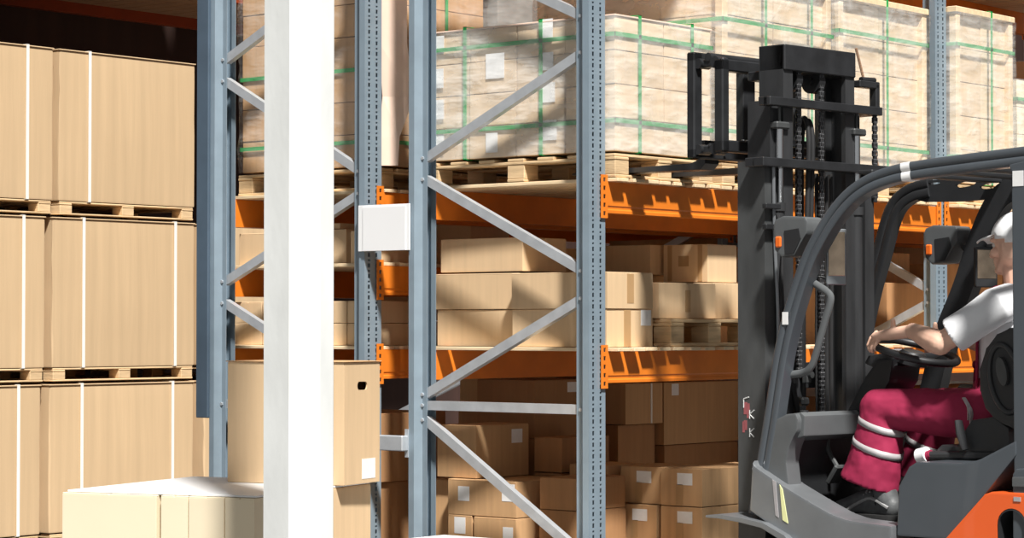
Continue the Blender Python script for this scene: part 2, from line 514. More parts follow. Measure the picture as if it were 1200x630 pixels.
# decks: loose boards lying across the beams
def deck(label, x0, x1, y0, y1, z, group=None, w=.082, gap=.026, cluster=5, cgap=.05, m=WOOD_P, th=.016):
    t = thing('slatted_deck', label, 'shelf boards', ((x0 + x1) / 2, y0, z), 0, group)
    me = None
    y = 0.0; k = 0
    L = y1 - y0
    while y + w <= L + .001:
        if me is None:
            b = B(); box(b, (0, 0, th / 2), (x1 - x0, w, th), .002)
            o = obj('board', b, m, t, smooth=0); me = o
        else:
            o = me.copy(); COL.objects.link(o); o.parent = t
        o.location = (random.uniform(-.012, .012), y + w / 2, random.uniform(0, .0015))
        y += w + gap; k += 1
        if k % cluster == 0: y += cgap
    return t
DK = .0185
deck('pale slatted boards on the upper beams under the green strapped loads', XR - .09, XF + .058, .075, 2.92, Z_UP + BEAM_H)
deck('pale slatted boards on the lower beams under the mid height cartons', XR - .075, XF + .052, .075, 2.92, Z_LO + BEAM_H, cluster=7)
deck('pale slatted boards on the upper beams above the driver', XR - .09, XF + .058, 3.06, 5.9, Z_UP + BEAM_H)
deck('pale slatted boards on the lower beams behind the driver', XR - .075, XF + .052, 3.06, 5.9, Z_LO + BEAM_H, cluster=7)
deck('slatted boards on the top level of the rear rack by the column', X2R + .02, X2F - .0, .075, 2.92, Z_UP + BEAM_H)
deck('slatted boards on the middle level of the rear rack by the column', X2R + .02, X2F - .0, .075, 2.92, 1.552 + BEAM_H)
deck('slatted boards on the lowest level of the rear rack by the column', X2R + .02, X2F - .0, .075, 2.92, Z_LO + BEAM_H)
deck('boards of the added shading level over the front loads', XR - .03, XF + .02, .075, 2.92, 3.30 + BEAM_H, 'added shading boards', gap=.004, cgap=0)  # these top decks are added out of view to keep sun off the loads
deck('boards of the added shading level over the front loads', XR - .03, XF + .02, 3.06, 5.9, 3.30 + BEAM_H, 'added shading boards', gap=.004, cgap=0)
deck('boards of the added shading level over the rear loads', X2R + .02, X2F, 3.06, 5.9, 3.30 + BEAM_H, 'added rear shading boards', gap=.004, cgap=0)
deck('boards of the added shading level over the rear loads', X2R + .02, X2F, .075, 2.92, 3.30 + BEAM_H, 'added rear shading boards', gap=.004, cgap=0)
Z1 = Z_LO + BEAM_H + DK      # top of the boards, mid level
Z2 = Z_UP + BEAM_H + DK      # top of the boards, upper level
ZM = 1.552 + BEAM_H + DK
# ------------------------------------------------------------------ pallets, cartons, loads
def pallet(label, x0, x1, y0, y1, z0, h=.12, along='X', group=None, m=WOOD, rz=0.0, nblk=3):
    """block pallet: bottom boards and stringers run along `along`, blocks between, top boards across"""
    L, W = x1 - x0, y1 - y0
    t = thing('wooden_pallet', label, 'pallet', ((x0 + x1) / 2, (y0 + y1) / 2, z0), rz, group)
    tb = h * .13
    def part(nm, cx, cy, cz, sx, sy, sz):
        b = B(); box(b, (cx, cy, cz), (sx, sy, sz), .003); obj(nm, b, m, t, smooth=0)
    for k in (-1, 0, 1):
        if along == 'X': part('bottom_board', 0, k * (W / 2 - .05), tb / 2, L, .1, tb)
        else: part('bottom_board', k * (L / 2 - .05), 0, tb / 2, .1, W, tb)
    for k in (-1, 0, 1):
        for q in (-1, 0, 1):
            part('block', k * (L / 2 - .0525), q * (W / 2 - .0525), tb + (h - 3 * tb) / 2, .1, .1, h - 3 * tb)
    for k in (-1, 0, 1):
        if along == 'X': part('stringer_board', k * (L / 2 - .05), 0, h - 1.5 * tb, .1, W, tb)
        else: part('stringer_board', 0, k * (W / 2 - .05), h - 1.5 * tb, L, .1, tb)
    n = 7
    for k in range(n):
        if along == 'X':
            c = -W / 2 + .05 + k * (W - .1) / (n - 1); part('top_board', 0, c, h - tb / 2, L, .095, tb)
        else:
            c = -L / 2 + .05 + k * (L - .1) / (n - 1); part('top_board', c, 0, h - tb / 2, .095, W, tb)
    return t

def carton_bm(s, seam='X', open_gap=.004, bulge=.004):
    """closed carton on z = 0: board walls with soft edges and two top flaps that meet in a seam"""
    b = B()
    sx, sy, sz = s
    vs = box(b, (0, 0, (sz - .005) / 2), (sx, sy, sz - .005), .004, seg=2)
    g = open_gap / 2
    if seam == 'X':
        for k in (-1, 1): box(b, (0, k * (sy / 4 + g / 2), sz - .0035), (sx - .002, sy / 2 - g, .007), .002)
    else:
        for k in (-1, 1): box(b, (k * (sx / 4 + g / 2), 0, sz - .0035), (sx / 2 - g, sy - .002, .007), .002)
    return b

def face_patch(s, face, u, v, w, h, th=.0012):
    """small flat box lying on a carton face: u along the face, v up, both from the face's middle / base"""
    sx, sy, sz = s
    b = B()
    if face == '-Y': box(b, (u, -sy / 2 - th / 2, v), (w, th, h))
    elif face == '+X': box(b, (sx / 2 + th / 2, u, v), (th, w, h))
    elif face == '-X': box(b, (-sx / 2 - th / 2, u, v), (th, w, h))
    elif face == 'T': box(b, (u, v, sz + th / 2), (w, h, th))
    return b

def carton(label, x0, x1, y0, y1, z0, h, m=KRAFT, rz=0.0, labels=(), tapes=(), straps=(), group=None, seam='X', name='cardboard_box'):
    """labels: (face, u, v, w, h); tapes and straps likewise"""
    s = (x1 - x0, y1 - y0, h)
    loc = ((x0 + x1) / 2, (y0 + y1) / 2, z0)
    if not (labels or tapes or straps):
        o = obj(name, carton_bm(s, seam), m, None)
        o.location = loc; o.rotation_euler = (0, 0, rz)
        return tag(o, label, 'box', group)
    t = thing(name, label, 'box', loc, rz, group)
    obj('carton_body', carton_bm(s, seam), m, t)
    for f in labels: obj('paper_label', face_patch(s, *f), PAPER, t, smooth=0)
    for f in tapes: obj('tape_strip', face_patch(s, *f), TAPE, t, smooth=0)
    for f in straps: obj('strap', face_patch(s, *f, th=.003), STRAPW, t, smooth=0)
    return t

def film_bm(x0, x1, y0, y1, z0, z1, amp=.012, seed=0, n=14, top=False):
    """wrinkled stretch-film skin round a block"""
    b = B()
    rnd = random.Random(seed)
    per = []
    for i in range(n): per.append((x0 + (x1 - x0) * i / n, y0))
    for i in range(n): per.append((x1, y0 + (y1 - y0) * i / n))
    for i in range(n): per.append((x1 - (x1 - x0) * i / n, y1))
    for i in range(n): per.append((x0, y1 - (y1 - y0) * i / n))
    cx, cy = (x0 + x1) / 2, (y0 + y1) / 2
    rows = 16
    rings = []
    for j in range(rows + 1):
        z = z0 + (z1 - z0) * j / rows
        ring = []
        for (x, y) in per:
            d = amp * (.15 + rnd.random())
            dx = 1 if x >= x1 - 1e-6 else (-1 if x <= x0 + 1e-6 else 0)
            dy = 1 if y >= y1 - 1e-6 else (-1 if y <= y0 + 1e-6 else 0)
            ring.append(b.verts.new((x + dx * d, y + dy * d, z)))
        rings.append(ring)
    k = len(per)
    for j in range(rows):
        for i in range(k):
            b.faces.new((rings[j][i], rings[j][(i + 1) % k], rings[j + 1][(i + 1) % k], rings[j + 1][i]))
    if top: b.faces.new(rings[-1])
    return b

def ring_strap(x0, x1, y0, y1, z0, z1, kind, at, w=.019, t=.003, sag=0.0):
    """a band round a block: kind H = level at height at, VX = over the top along X at y = at, VY = along Y at x = at"""
    b = B()
    e = .0075
    if kind == 'H':
        for yy in (y0 - e, y1 + e): box(b, ((x0 + x1) / 2, yy, at), (x1 - x0 + 2 * e + t, t, w))
        for xx in (x0 - e, x1 + e): box(b, (xx, (y0 + y1) / 2, at), (t, y1 - y0 + 2 * e + t, w))
    elif kind == 'VX':
        for xx in (x0 - e, x1 + e): box(b, (xx, at, (z0 + z1) / 2), (t, w, z1 - z0 + 2 * e + t))
        for zz in (z0 - e, z1 + e): box(b, ((x0 + x1) / 2, at, zz), (x1 - x0 + 2 * e + t, w, t))
    else:
        for yy in (y0 - e, y1 + e): box(b, (at, yy, (z0 + z1) / 2), (w, t, z1 - z0 + 2 * e + t))
        for zz in (z0 - e, z1 + e): box(b, (at, (y0 + y1) / 2, zz), (w, y1 - y0 + 2 * e + t, t))
    return b

def wrapped_load(label, x0, x1, y0, y1, z0, z1, nx, ny, nz, m=KRAFT, hs=(), vx=(), vy=(), labs=(), posts=False, fm=FILM, seed=1, amp=.012, name='wrapped_pallet_load', cover=None):
    t = thing(name, label, 'pallet load', ((x0 + x1) / 2, (y0 + y1) / 2, z0), 0)
    ox, oy = (x0 + x1) / 2, (y0 + y1) / 2
    X0, X1, Y0, Y1, H = x0 - ox, x1 - ox, y0 - oy, y1 - oy, z1 - z0
    ins = .028 if posts else 0.0
    w, d, h = (X1 - X0 - 2 * ins) / nx, (Y1 - Y0 - 2 * ins) / ny, H / nz
    rnd = random.Random(seed)
    proto = None
    for k in range(nz):
        for i in range(nx):
            for j in range(ny):
                if 0 < i < nx - 1 and 0 < j < ny - 1: continue
                if proto is None:
                    b = B(); box(b, (0, 0, h / 2), (w - .004, d - .004, h - .003), .005, seg=2)
                    proto = o = obj('carton', b, m, t)
                else:
                    o = proto.copy(); COL.objects.link(o); o.parent = t
                o.location = (X0 + ins + w * (i + .5) + rnd.uniform(-.002, .003), Y0 + ins + d * (j + .5) + rnd.uniform(-.003, .003), k * h)
    for f, u, v, lw, lh in labs:
        obj('paper_label', face_patch((X1 - X0 + .008, Y1 - Y0 + .008, H), f, u, v, lw, lh), PAPER, t, smooth=0)
    if posts:
        p = .022
        for xx in (X0 + p, X1 - p):
            for yy in (Y0 + p, Y1 - p):
                b = B(); box(b, (xx, yy, H / 2), (p * 2, p * 2, H), .003); obj('corner_post', b, WOOD_P, t, smooth=0)
        b = B()
        for yy in (Y0 + p, Y1 - p): box(b, (0, yy, H + .015), (X1 - X0 + .02, .06, .03), .003)
        for xx in (X0 + p, X1 - p): box(b, (xx, 0, H + .016), (.06, Y1 - Y0 + .02, .032), .003)
        obj('top_frame', b, WOOD_P, t, smooth=0)
        H2 = H + .032
    else: H2 = H
    if cover:
        b = B(); box(b, (0, 0, H + .004), (X1 - X0 + .012, Y1 - Y0 + .012, .008), .002); obj('top_sheet', b, cover, t, smooth=0); H2 = H + .009
    for z in hs: obj('strap', ring_strap(X0, X1, Y0, Y1, 0, H, 'H', z), GREEN, t, smooth=0)
    for y in vx: obj('strap', ring_strap(X0, X1, Y0, Y1, .006, H2, 'VX', y), GREEN, t, smooth=0)
    for x in vy: obj('strap', ring_strap(X0, X1, Y0, Y1, .006, H2, 'VY', x), GREEN, t, smooth=0)
    obj('stretch_wrap', film_bm(X0 - .009, X1 + .009, Y0 - .009, Y1 + .009, .004, H + .002, amp * .55, seed), fm, t, smooth=180)
    return t

# ---- upper level, front rack
PH = .105
pallet('wooden pallet on the upper boards under the lower green strapped load', -1.09, .045, .075, .82, Z2, PH, 'Y')
ZL = Z2 + PH + .010
wrapped_load('film wrapped load of cartons with green straps, just right of the front blue post', -1.09, .035, .085, .815, ZL, 2.765, 4, 2, 4, KRAFT_W,
             hs=(.135, .515), vx=(-.19, .21), vy=(-.30, .15),
             labs=[('-Y', -.47 + .0, .08, .08, .09), ('-Y', -.47, .24, .08, .09), ('-Y', -.47, .385, .075, .09), ('-Y', -.47, .54, .08, .085),
                   ('-Y', -.12, .42, .11, .115), ('-Y', .20, .11, .08, .09), ('-Y', .19, .28, .08, .09), ('-Y', .18, .42, .08, .08), ('-Y', .18, .56, .075, .10), ('-Y', -.14, .07, .07, .09)],
             fm=FILM2, seed=3, cover=PINKC)
pallet('wooden pallet on the upper boards under the crate behind the mast top', -1.06, .05, .89, 1.83, Z2, PH, 'Y')
wrapped_load('tall film wrapped crate with pine posts and green straps directly behind the mast top', -1.06, .05, .89, 1.83, ZL, 3.03, 3, 2, 5, KRAFT_W, hs=(.14, .66), vx=(-.12, .28), posts=True, fm=FILM2, seed=5)
pallet('wooden pallet on the upper boards under the crate right of the mast', -1.06, .05, 1.90, 2.76, Z2, PH, 'Y')
wrapped_load('tall film wrapped crate with pine posts just left of the far blue post', -1.06, .05, 1.90, 2.76, ZL, 3.03, 3, 2, 5, KRAFT_W, hs=(.14, .70), vx=(.02,), posts=True, fm=FILM2, seed=8)
pallet('wooden pallet on the upper boards above the cab roof', -1.06, .05, 3.07, 3.70, Z2, PH, 'Y')
wrapped_load('tall wrapped crate with pine posts right of the far blue post', -1.06, .05, 3.07, 3.70, ZL, 3.08, 3, 2, 5, KRAFT_W, hs=(.14, .74), vx=(.06,), posts=True, fm=FILM2, seed=11)
pallet('wooden pallet at the right edge of the upper boards', -1.06, .02, 3.80, 4.60, Z2, PH, 'Y')
wrapped_load('white wrapped goods with a green strap at the right edge above the cab roof', -1.06, .02, 3.80, 4.60, ZL, 2.78, 3, 2, 4, CREAM, hs=(.50,), fm=FILM2, seed=13)
pallet('wooden pallet far along the upper boards beyond the right edge load', -1.06, .02, 4.80, 5.75, Z2, PH, 'Y')
wrapped_load('brown carton load in shade far along the upper boards', -1.06, -.05, 4.80, 5.75, ZL, 3.0, 3, 2, 4, KRAFT_SHADE, fm=FILM, seed=14)
# spare pallet tilted in front of the first load's deck: dark weathered bottom board
# ---- rear rack, upper level
pallet('wooden pallet under the wrapped load left of the front blue frame', -2.37, -1.40, .12, .93, Z2, PH, 'X')
wrapped_load('film wrapped brown carton load with green straps behind the white column', -2.36, -1.43, .14, .92, ZL, 3.12, 3, 2, 6, KRAFT, hs=(.12, .47), vx=(.1,), vy=(.06,),
             labs=[('-Y', -.02, .64, .09, .08), ('-Y', -.02, .50, .09, .07), ('-Y', .0, .30, .09, .09), ('-Y', .03, .10, .08, .07), ('-Y', .02, .80, .09, .08)], fm=FILM, seed=21, amp=.02)
b = B()
pts = [(0, .070, 3.05), (0, .072, 2.75), (0, .098, 2.495), (0, .074, 2.30), (0, .064, 2.165)]
va = [V((-1.362, y + .0, z)) for _, y, z in pts]
vb = [V((-1.285 + (.02 if i == 2 else 0), y + (.115 if i < 3 else .06), z)) for i, (_, y, z) in enumerate(pts)]
A = [b.verts.new(p) for p in va]; Bv = [b.verts.new(p) for p in vb]
off = V((-.006, .004, 0))
A2 = [b.verts.new(p + off) for p in va]; B2 = [b.verts.new(p + off) for p in vb]
for i in range(len(pts) - 1):
    b.faces.new((A[i], Bv[i], Bv[i + 1], A[i + 1])); b.faces.new((A2[i], A2[i + 1], B2[i + 1], B2[i]))
    b.faces.new((A[i], A[i + 1], A2[i + 1], A2[i])); b.faces.new((Bv[i], B2[i], B2[i + 1], Bv[i + 1]))
b.faces.new((A[0], A2[0], B2[0], Bv[0])); b.faces.new((A[-1], Bv[-1], B2[-1], A2[-1]))
tag(obj('cardboard_sheet', b, PINKC, None, smooth=0), 'pale bent cardboard sheet slipping down beside the rear blue perforated post', 'cardboard sheet')
pallet('wooden pallet in the rear rack under the grey wrapped goods', -2.37, -1.40, 1.00, 1.80, Z2, PH, 'X')
wrapped_load('grey film wrapped goods high in the rear rack above the strapped load', -2.36, -1.42, 1.02, 1.42, ZL, 3.1, 2, 1, 3, GREYW, fm=FILM, seed=23, amp=.03)
carton('tall brown carton standing on end beside the grey wrapped goods', -2.2, -1.42, 1.46, 1.86, ZL, .95, KRAFT_SHADE)
pallet('wooden pallet in the rear rack under the brown film wrapped load', -2.37, -1.40, 1.92, 2.80, Z2, PH, 'X')
wrapped_load('dark brown film wrapped load high in the rear rack behind the front post', -2.36, -1.42, 1.94, 2.78, ZL, 3.1, 2, 2, 4, KRAFT_SHADE, vx=(-.3,), fm=FILM, seed=24, amp=.02)
# second bay of the rear rack
for z in (Z_LO, Z_UP):
    beam('orange rack beam of the rear row behind the tall crates, %s level' % ('lower' if z == Z_LO else 'upper'), X2F, 3.048, 5.92, z, None)
    beam('orange back beam of the rear row behind the tall crates, %s level' % ('lower' if z == Z_LO else 'upper'), X2R, 3.048, 5.92, z, None, -1)
upright_frame('blue rack frame at the far end of the rear row', -1.333, 1.11, 5.98, [(1.625, 2.03)], [1.02])
deck('slatted boards on the upper beams of the rear row behind the crates', X2R + .02, X2F, 3.06, 5.9, Z_UP + BEAM_H)
carton('brown carton with a white label behind the strapped load, next to the front post', -2.3, -1.42, 3.08, 3.72, Z2, .98, KRAFT_SHADE, labels=[('+X', .06, .80, .16, .2)])
carton('brown carton with a white label behind the right end of the strapped load', -2.3, -1.42, 3.95, 4.95, Z2, .98, KRAFT_SHADE, labels=[('+X', -.36, .83, .17, .22)], straps=[])
b = B(); box(b, (0, 0, .5), (.06, .06, 1.0), .004)
tag(obj('timber_post', b, WOOD_P, None, loc=(-1.42, 3.82, Z2)), 'pale timber post between two brown cartons behind the strapped load', 'wooden post')

# ---- mid level of the front rack
HB = .168
carton('top carton of the left stack of three beside the rear post', -1.075, -.565, .19, .50, Z1 + 2 * HB + .008, .155, KRAFT_L, rz=R(-1.5))
carton('middle carton of the left stack of three beside the rear post', -1.095, -.59, .18, .50, Z1 + HB + .003, HB - .003, KRAFT_L, rz=R(.5))
carton('bottom carton of the left stack of three beside the rear post', -1.09, -.585, .185, .50, Z1, HB, KRAFT_L)
carton('upper carton behind the diagonal brace in the right pile on the middle shelf', -.57, -.025, .105, .445, Z1 + HB + .002, HB - .006, KRAFT_L, tapes=[('+X', .0, .09, .05, .13)], rz=R(.4))
carton('lower carton with a grey label in the right pile on the middle shelf', -.57, -.03, .11, .45, Z1, HB, KRAFT_L, tapes=[('+X', -.02, .084, .05, .165)], labels=[('+X', .118, .13, .075, .07)])
carton('carton lying at the back above the right pile on the middle shelf', -.76, -.375, .90, 1.18, 1.650, .14, KRAFT_L)
carton('narrow carton behind the bulging one on the middle shelf pallet', -.655, -.48, .90, 1.18, Z1 + .128, 1.647 - Z1 - .128, KRAFT)
carton('small carton in the shade behind the left stack on the middle shelf', -1.02, -.72, .54, .86, Z1, 1.775 - Z1, KRAFT)
carton('pale carton on the middle rear shelf seen above the left stack of three', -1.61, -1.37, .75, 1.05, ZM, 1.915 - ZM, KRAFT_L)
pallet('pale small pallet on the middle shelf carrying bulging cartons', -.66, .03, .51, 1.20, Z1, .125, 'Y')
ZP = Z1 + .128
carton('bulging carton on the small pallet beside the mast', -.46, -.03, .50, .945, ZP, .162, KRAFT_L, tapes=[('+X', 0, .08, .04, .1)])
carton('lower carton with torn edge right behind the bulging one', -.34, -.07, .975, 1.19, ZP, .168, KRAFT_L, rz=R(1))
carton('upper taped carton stacked beside the mast on the middle shelf', -.357, -.10, .98, 1.22, ZP + .172, .178, KRAFT_L, tapes=[('-Y', -.09, .09, .025, .17), ('-Y', .085, .09, .025, .17), ('-Y', -.01, .1, .06, .05)])
carton('carton at the back of the middle shelf in shadow under the upper beam', -1.0, -.55, 1.35, 1.95, Z1, .32, KRAFT_SHADE)
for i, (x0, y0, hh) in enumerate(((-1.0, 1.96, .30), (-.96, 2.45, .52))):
    carton(('carton on the middle shelf hidden partly by the mast', 'carton on the middle shelf near the far blue post')[i], x0, x0 + .40, y0, y0 + .46, Z1, hh, KRAFT_SHADE)

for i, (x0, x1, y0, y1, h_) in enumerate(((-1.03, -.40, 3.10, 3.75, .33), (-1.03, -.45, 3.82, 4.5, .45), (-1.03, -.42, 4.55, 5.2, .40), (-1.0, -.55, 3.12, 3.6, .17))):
    carton(('dark carton on the lower beams seen between the braces of the far frame', 'dark carton on the lower beams behind the head of the driver', 'dark carton on the lower beams beyond the driver', 'shallow dark carton lying on the one between the braces')[i], x0, x1, y0, y1, Z1 + (.333 if i == 3 else 0), h_, KRAFT_SHADE)
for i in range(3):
    carton(('first', 'second', 'third')[i] + ' tall dark carton on the floor behind the cab', -1.03, -.3, 3.1 + i * .9, 3.9 + i * .9, 0, 1.05, KRAFT_SHADE)
    carton(('first', 'second', 'third')[i] + ' tall dark carton deep in the rear row behind the cab', -2.3, -1.45, 3.1 + i * .9, 3.9 + i * .9, Z1, .6, KRAFT_SHADE)

# ---- floor level of the front rack
pallet('floor pallet under the brown cartons seen through the front frame', -1.09, -.045, .10, .69, 0, .13, 'Y')
zf = .135
carton('small bottom carton with a label low behind the diagonal brace', -1.088, -.94, .26, .66, .342, .176, KRAFT, labels=[('-Y', -.0, .128, .068, .077)])
carton('bottom carton under the double labelled one behind the diagonal brace', -.924, -.668, .255, .68, .342, .174, KRAFT, labels=[('-Y', .08, .09, .06, .09)])
carton('base carton of the floor pile behind the diagonal brace', -1.085, -.66, .25, .685, zf, .203, KRAFT_SHADE)
carton('wide carton with two white labels crossed by the diagonal brace', -1.089, -.671, .26, .684, .52, .166, KRAFT, labels=[('-Y', -.11, .10, .069, .068), ('-Y', .162, .115, .077, .08)])
carton('brown carton with a pale label on top of the double labelled carton', -1.192, -.948, .30, .690, .69, .247, KRAFT, labels=[('+X', .105, .19, .08, .066)])
carton('narrow carton at the foot of the rear post in the gap', -1.30, -1.10, .34, .70, 0, .672, KRAFT)
carton('middle dark carton of the shaded pile at the front blue post', -.60, -.37, .34, .70, .385, .175, KRAFT_SHADE)
carton('lowest dark carton of the shaded pile at the front blue post', -.60, -.37, .345, .70, zf, .247, KRAFT_SHADE)
carton('uppermost dark carton of the shaded pile at the front blue post', -.595, -.37, .34, .695, .563, .145, KRAFT_SHADE)
carton('flat dark carton lying behind the labelled floor cartons', -.93, -.76, .71, 1.08, .705, .165, KRAFT_SHADE)
carton('base carton under the flat dark carton behind the labelled ones', -.93, -.76, .71, 1.08, 0, .70, KRAFT_SHADE)
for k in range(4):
    carton(('lowest', 'second', 'third', 'topmost')[k] + ' dark carton of the tall shaded stack behind the horizontal brace', -1.37, -1.0, .80, 1.24, k * .286, .283, KRAFT_SHADE,
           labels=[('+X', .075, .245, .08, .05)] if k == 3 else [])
pallet('floor pallet under the small labelled cartons beside the mast', -.74, .03, .715, 1.35, 0, .13, 'Y')
def small(label, x1, y0, z, hh=.172, w=.235, d=.30, lab=True, u=.02, m=KRAFT):
    return carton(label, x1 - w, x1, y0, y0 + d, z, hh, m, labels=[('-Y', u, hh * .72, .085, .055)] if lab else (), tapes=[('-Y', -.01, hh * .3, .04, hh * .55)])
for k, nm in ((0, 'bottom'), (1, 'second'), (2, 'top')):
    z = zf + .265 + (k - 1) * .176 if k else zf
    hh = .172 if k else .262
    small('%s small labelled carton at the front corner of the pile beside the mast' % nm, .025, .755, z, hh, lab=k > 0)
    small('%s small labelled carton left of the front corner pile beside the mast' % nm, -.23 + (.01 if k == 2 else 0), .73 + .02 * k, z, hh, lab=k > 0)
    small('%s carton behind the corner column of the pile beside the mast' % nm, .02, 1.065, z, hh, lab=False)
    small('%s carton with a label edge just right of the front blue post' % nm, -.487, .72, z, hh, lab=k > 0, u=.03)
carton('small shaded carton with a white strap under the lower beam beside the mast', -1.28, -.95, 1.467, 1.785, .905, .208, KRAFT, straps=[('+X', .06, .104, .012, .205)])
carton('carton beneath the strapped one under the lower beam beside the mast', -1.30, -1.0, 1.47, 1.785, zf, .765, KRAFT_SHADE)
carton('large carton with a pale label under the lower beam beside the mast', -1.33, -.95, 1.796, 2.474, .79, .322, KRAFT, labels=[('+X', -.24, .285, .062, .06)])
carton('large carton below the one with a pale label beside the mast', -1.33, -.95, 1.80, 2.47, zf, .652, KRAFT_SHADE)
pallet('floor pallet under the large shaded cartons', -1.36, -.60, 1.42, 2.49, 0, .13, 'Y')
carton('upright carton with a white strap low in the shade behind the mast', -.55, -.12, 2.30, 2.75, 0, .9, KRAFT_SHADE, straps=[('+X', .1, .45, .015, .89)])
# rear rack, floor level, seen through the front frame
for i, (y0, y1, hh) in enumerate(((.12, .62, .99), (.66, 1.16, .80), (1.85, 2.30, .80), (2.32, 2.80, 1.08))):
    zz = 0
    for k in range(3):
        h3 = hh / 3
        carton('%s dark carton of the %s stack on the floor of the rear rack' % (('bottom', 'middle', 'top')[k], ('first', 'second', 'fourth', 'farthest')[i]), -1.90, -1.42 - .02 * (k % 2), y0, y1, zz, h3 - .003, KRAFT_SHADE,
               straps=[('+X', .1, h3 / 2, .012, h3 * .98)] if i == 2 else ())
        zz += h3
carton('broad dark carton under the two short ones lit above the horizontal brace', -1.84, -1.39, 1.2, 1.8, 0, .975, KRAFT_SHADE)
carton('left of two short cartons catching light above the horizontal brace', -1.83, -1.595, 1.2, 1.7, .978, .155, KRAFT)
carton('right of two short cartons catching light above the horizontal brace', -1.58, -1.385, 1.2, 1.7, .978, .165, KRAFT)

# ---- rear rack shelves behind the white column
k = 0
for (x0, x1, z, h, yy) in ((-1.60, -1.42, ZM, .155, .13), (-1.84, -1.62, ZM, .165, .12), (-2.08, -1.86, ZM, .15, .15), (-2.37, -2.12, ZM, .16, .13)):
    nm = ('small carton at the right end of the middle shelf, right of the column', 'taller carton on the middle shelf at the edge of the column', 'carton hidden behind the column on the middle shelf', 'carton left of the column on the middle shelf')[k]
    carton(nm, x0, x1, yy, yy + .3, z, h, KRAFT_L, rz=0); k += 1
carton('flat carton lying on top of the middle shelf cartons right of the column', -1.88, -1.68, .14, .36, ZM + .168, .028, KRAFT_L)
for j in range(5):
    for q in range(2):
        x1 = -1.43 - j * .195
        nm = ('rightmost', 'second from right', 'third from right', 'fourth from right', 'leftmost')[j]
        carton('%s small pale box of the %s row on the lowest rear shelf' % (nm, ('lower', 'upper')[q]), x1 - .19, x1, .13, .42, Z1 + q * .108, .106, KRAFT_L, seam='Y')
for q in range(2):
    for j in range(2):
        carton(('dim %s %s box in the gap between the frames on the lowest rear shelf') % (('lower', 'upper')[q], ('nearer', 'farther')[j]), -1.75, -1.40, .45 + j * .2, .64 + j * .2, Z1 + q * .12, .118, KRAFT_SHADE)

# ---- bulk boxes on pallets across the far aisle
GX = -5.62
def gaylord(label, y0, y1, z0, h, straps, dx=0.0):
    L = y1 - y0
    t = thing('bulk_cardboard_box', label, 'box', (GX - .6 + dx, (y0 + y1) / 2, z0))
    b = B()
    bx(b, -.6, .6, -L / 2, L / 2, 0, h, .012, 2)
    bmesh.ops.subdivide_edges(b, edges=[e for e in b.edges if e.calc_length() > .5], cuts=7, use_grid_fill=True)
    rr = random.Random(int(y0 * 100 + z0 * 10))
    for v in b.verts:
        if 0.02 < v.co.z < h - .02:
            s = 1 if v.co.x > 0 else -1
            if abs(v.co.x) > .55: v.co.x += s * .010 * sin(pi * v.co.z / h) * cos(pi * v.co.y / L) + rr.uniform(-.0018, .0018)
            if v.co.y < -L / 2 + .02: v.co.y -= rr.uniform(-.004, .006)
    obj('box_body', b, GAYLORD, t, smooth=50)
    b = B(); box(b, (0, 0, h + .004), (1.215, L + .01, .008), .002); obj('top_sheet', b, GAYLORD, t, smooth=0)
    for s in straps:
        b = B()
        for xx in (-.606, .612): box(b, (xx, s, h / 2 + .004), (.004, .022, h + .012))
        box(b, (0.003, s, h + .011), (1.222, .022, .004)); box(b, (.003, s, -.0015), (1.222, .022, .002))
        obj('strap', b, STRAPW, t, smooth=0)
    return t
lv = ((.093, .935), (1.142, .950), (2.206, .962))
zc = 0
names = ('bottom', 'middle', 'top')
cols = [((.36, 1.525), (.40, 1.555), (.43, 1.615)), ((1.60, 2.83), (1.615, 2.835), (1.665, 2.835)), ((2.93, 4.1), (2.94, 4.1), None)]
strs = [(((-.36, .40), (-.36, .40), (-.36, .38)), 'left'), (((-.36, .42), (-.36, .43), (-.34,)), 'second'), (((0,), (0,), ()), 'hidden')]
for c, col in enumerate(cols):
    for k in range(3):
        if col[k] is None: continue
        y0, y1 = col[k]
        z0, h = lv[k]
        pz = z0 - (.088 if k else .093)
        where = ('column of bulk boxes at the left edge', 'column of bulk boxes left of the blue rack', 'column of bulk boxes mostly behind the blue rack')[c]
        pallet('%s pallet of the %s' % (names[k], where), GX - 1.2, GX + .0, y0 + .01, y1 - .01, pz, .084, 'Y', m=WOOD)
        gaylord('%s strapped box of the %s' % (names[k], where), y0, y1, z0, h, strs[c][0][k])
# rack level over the bulk boxes
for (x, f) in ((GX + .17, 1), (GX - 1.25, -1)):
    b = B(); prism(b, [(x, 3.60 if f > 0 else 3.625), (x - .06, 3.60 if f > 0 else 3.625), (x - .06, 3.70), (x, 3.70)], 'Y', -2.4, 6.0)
    tag(obj('rack_beam', b, ORANGE_SHADE, None, smooth=0), ('front' if f > 0 else 'back') + ' orange beam coloured dark for shade over the strapped bulk boxes at the top left', 'rack beam')
t = thing('slatted_deck', 'dark slatted deck above the bulk boxes at the top left', 'shelf boards', (GX - .64, -2.3, 3.701))
b0 = None
for k in range(56):
    if b0 is None:
        b = B(); box(b, (.05, 0, .02), (1.52, .14, .04), .003); b0 = o = obj('board', b, WOOD_DK, t, smooth=0)
    else:
        o = b0.copy(); COL.objects.link(o); o.parent = t
    o.location = (0, .07 + k * .147, 0)
for y in (-2.35, 5.95):
    t = upright_frame('blue frame of the far rack, %s end' % ('near' if y < 0 else 'far'), GX + .045, 1.36, y, [(.6, 1.1), (1.7, 1.2)], [3.3])
for k in range(4):
    carton(('first', 'second', 'third', 'last')[k] + ' dark load standing on the deck above the bulk boxes', GX - 1.15, GX - .1, -1.9 + k * 1.9, -.2 + k * 1.9, 3.744, 1.2, KRAFT_SHADE)

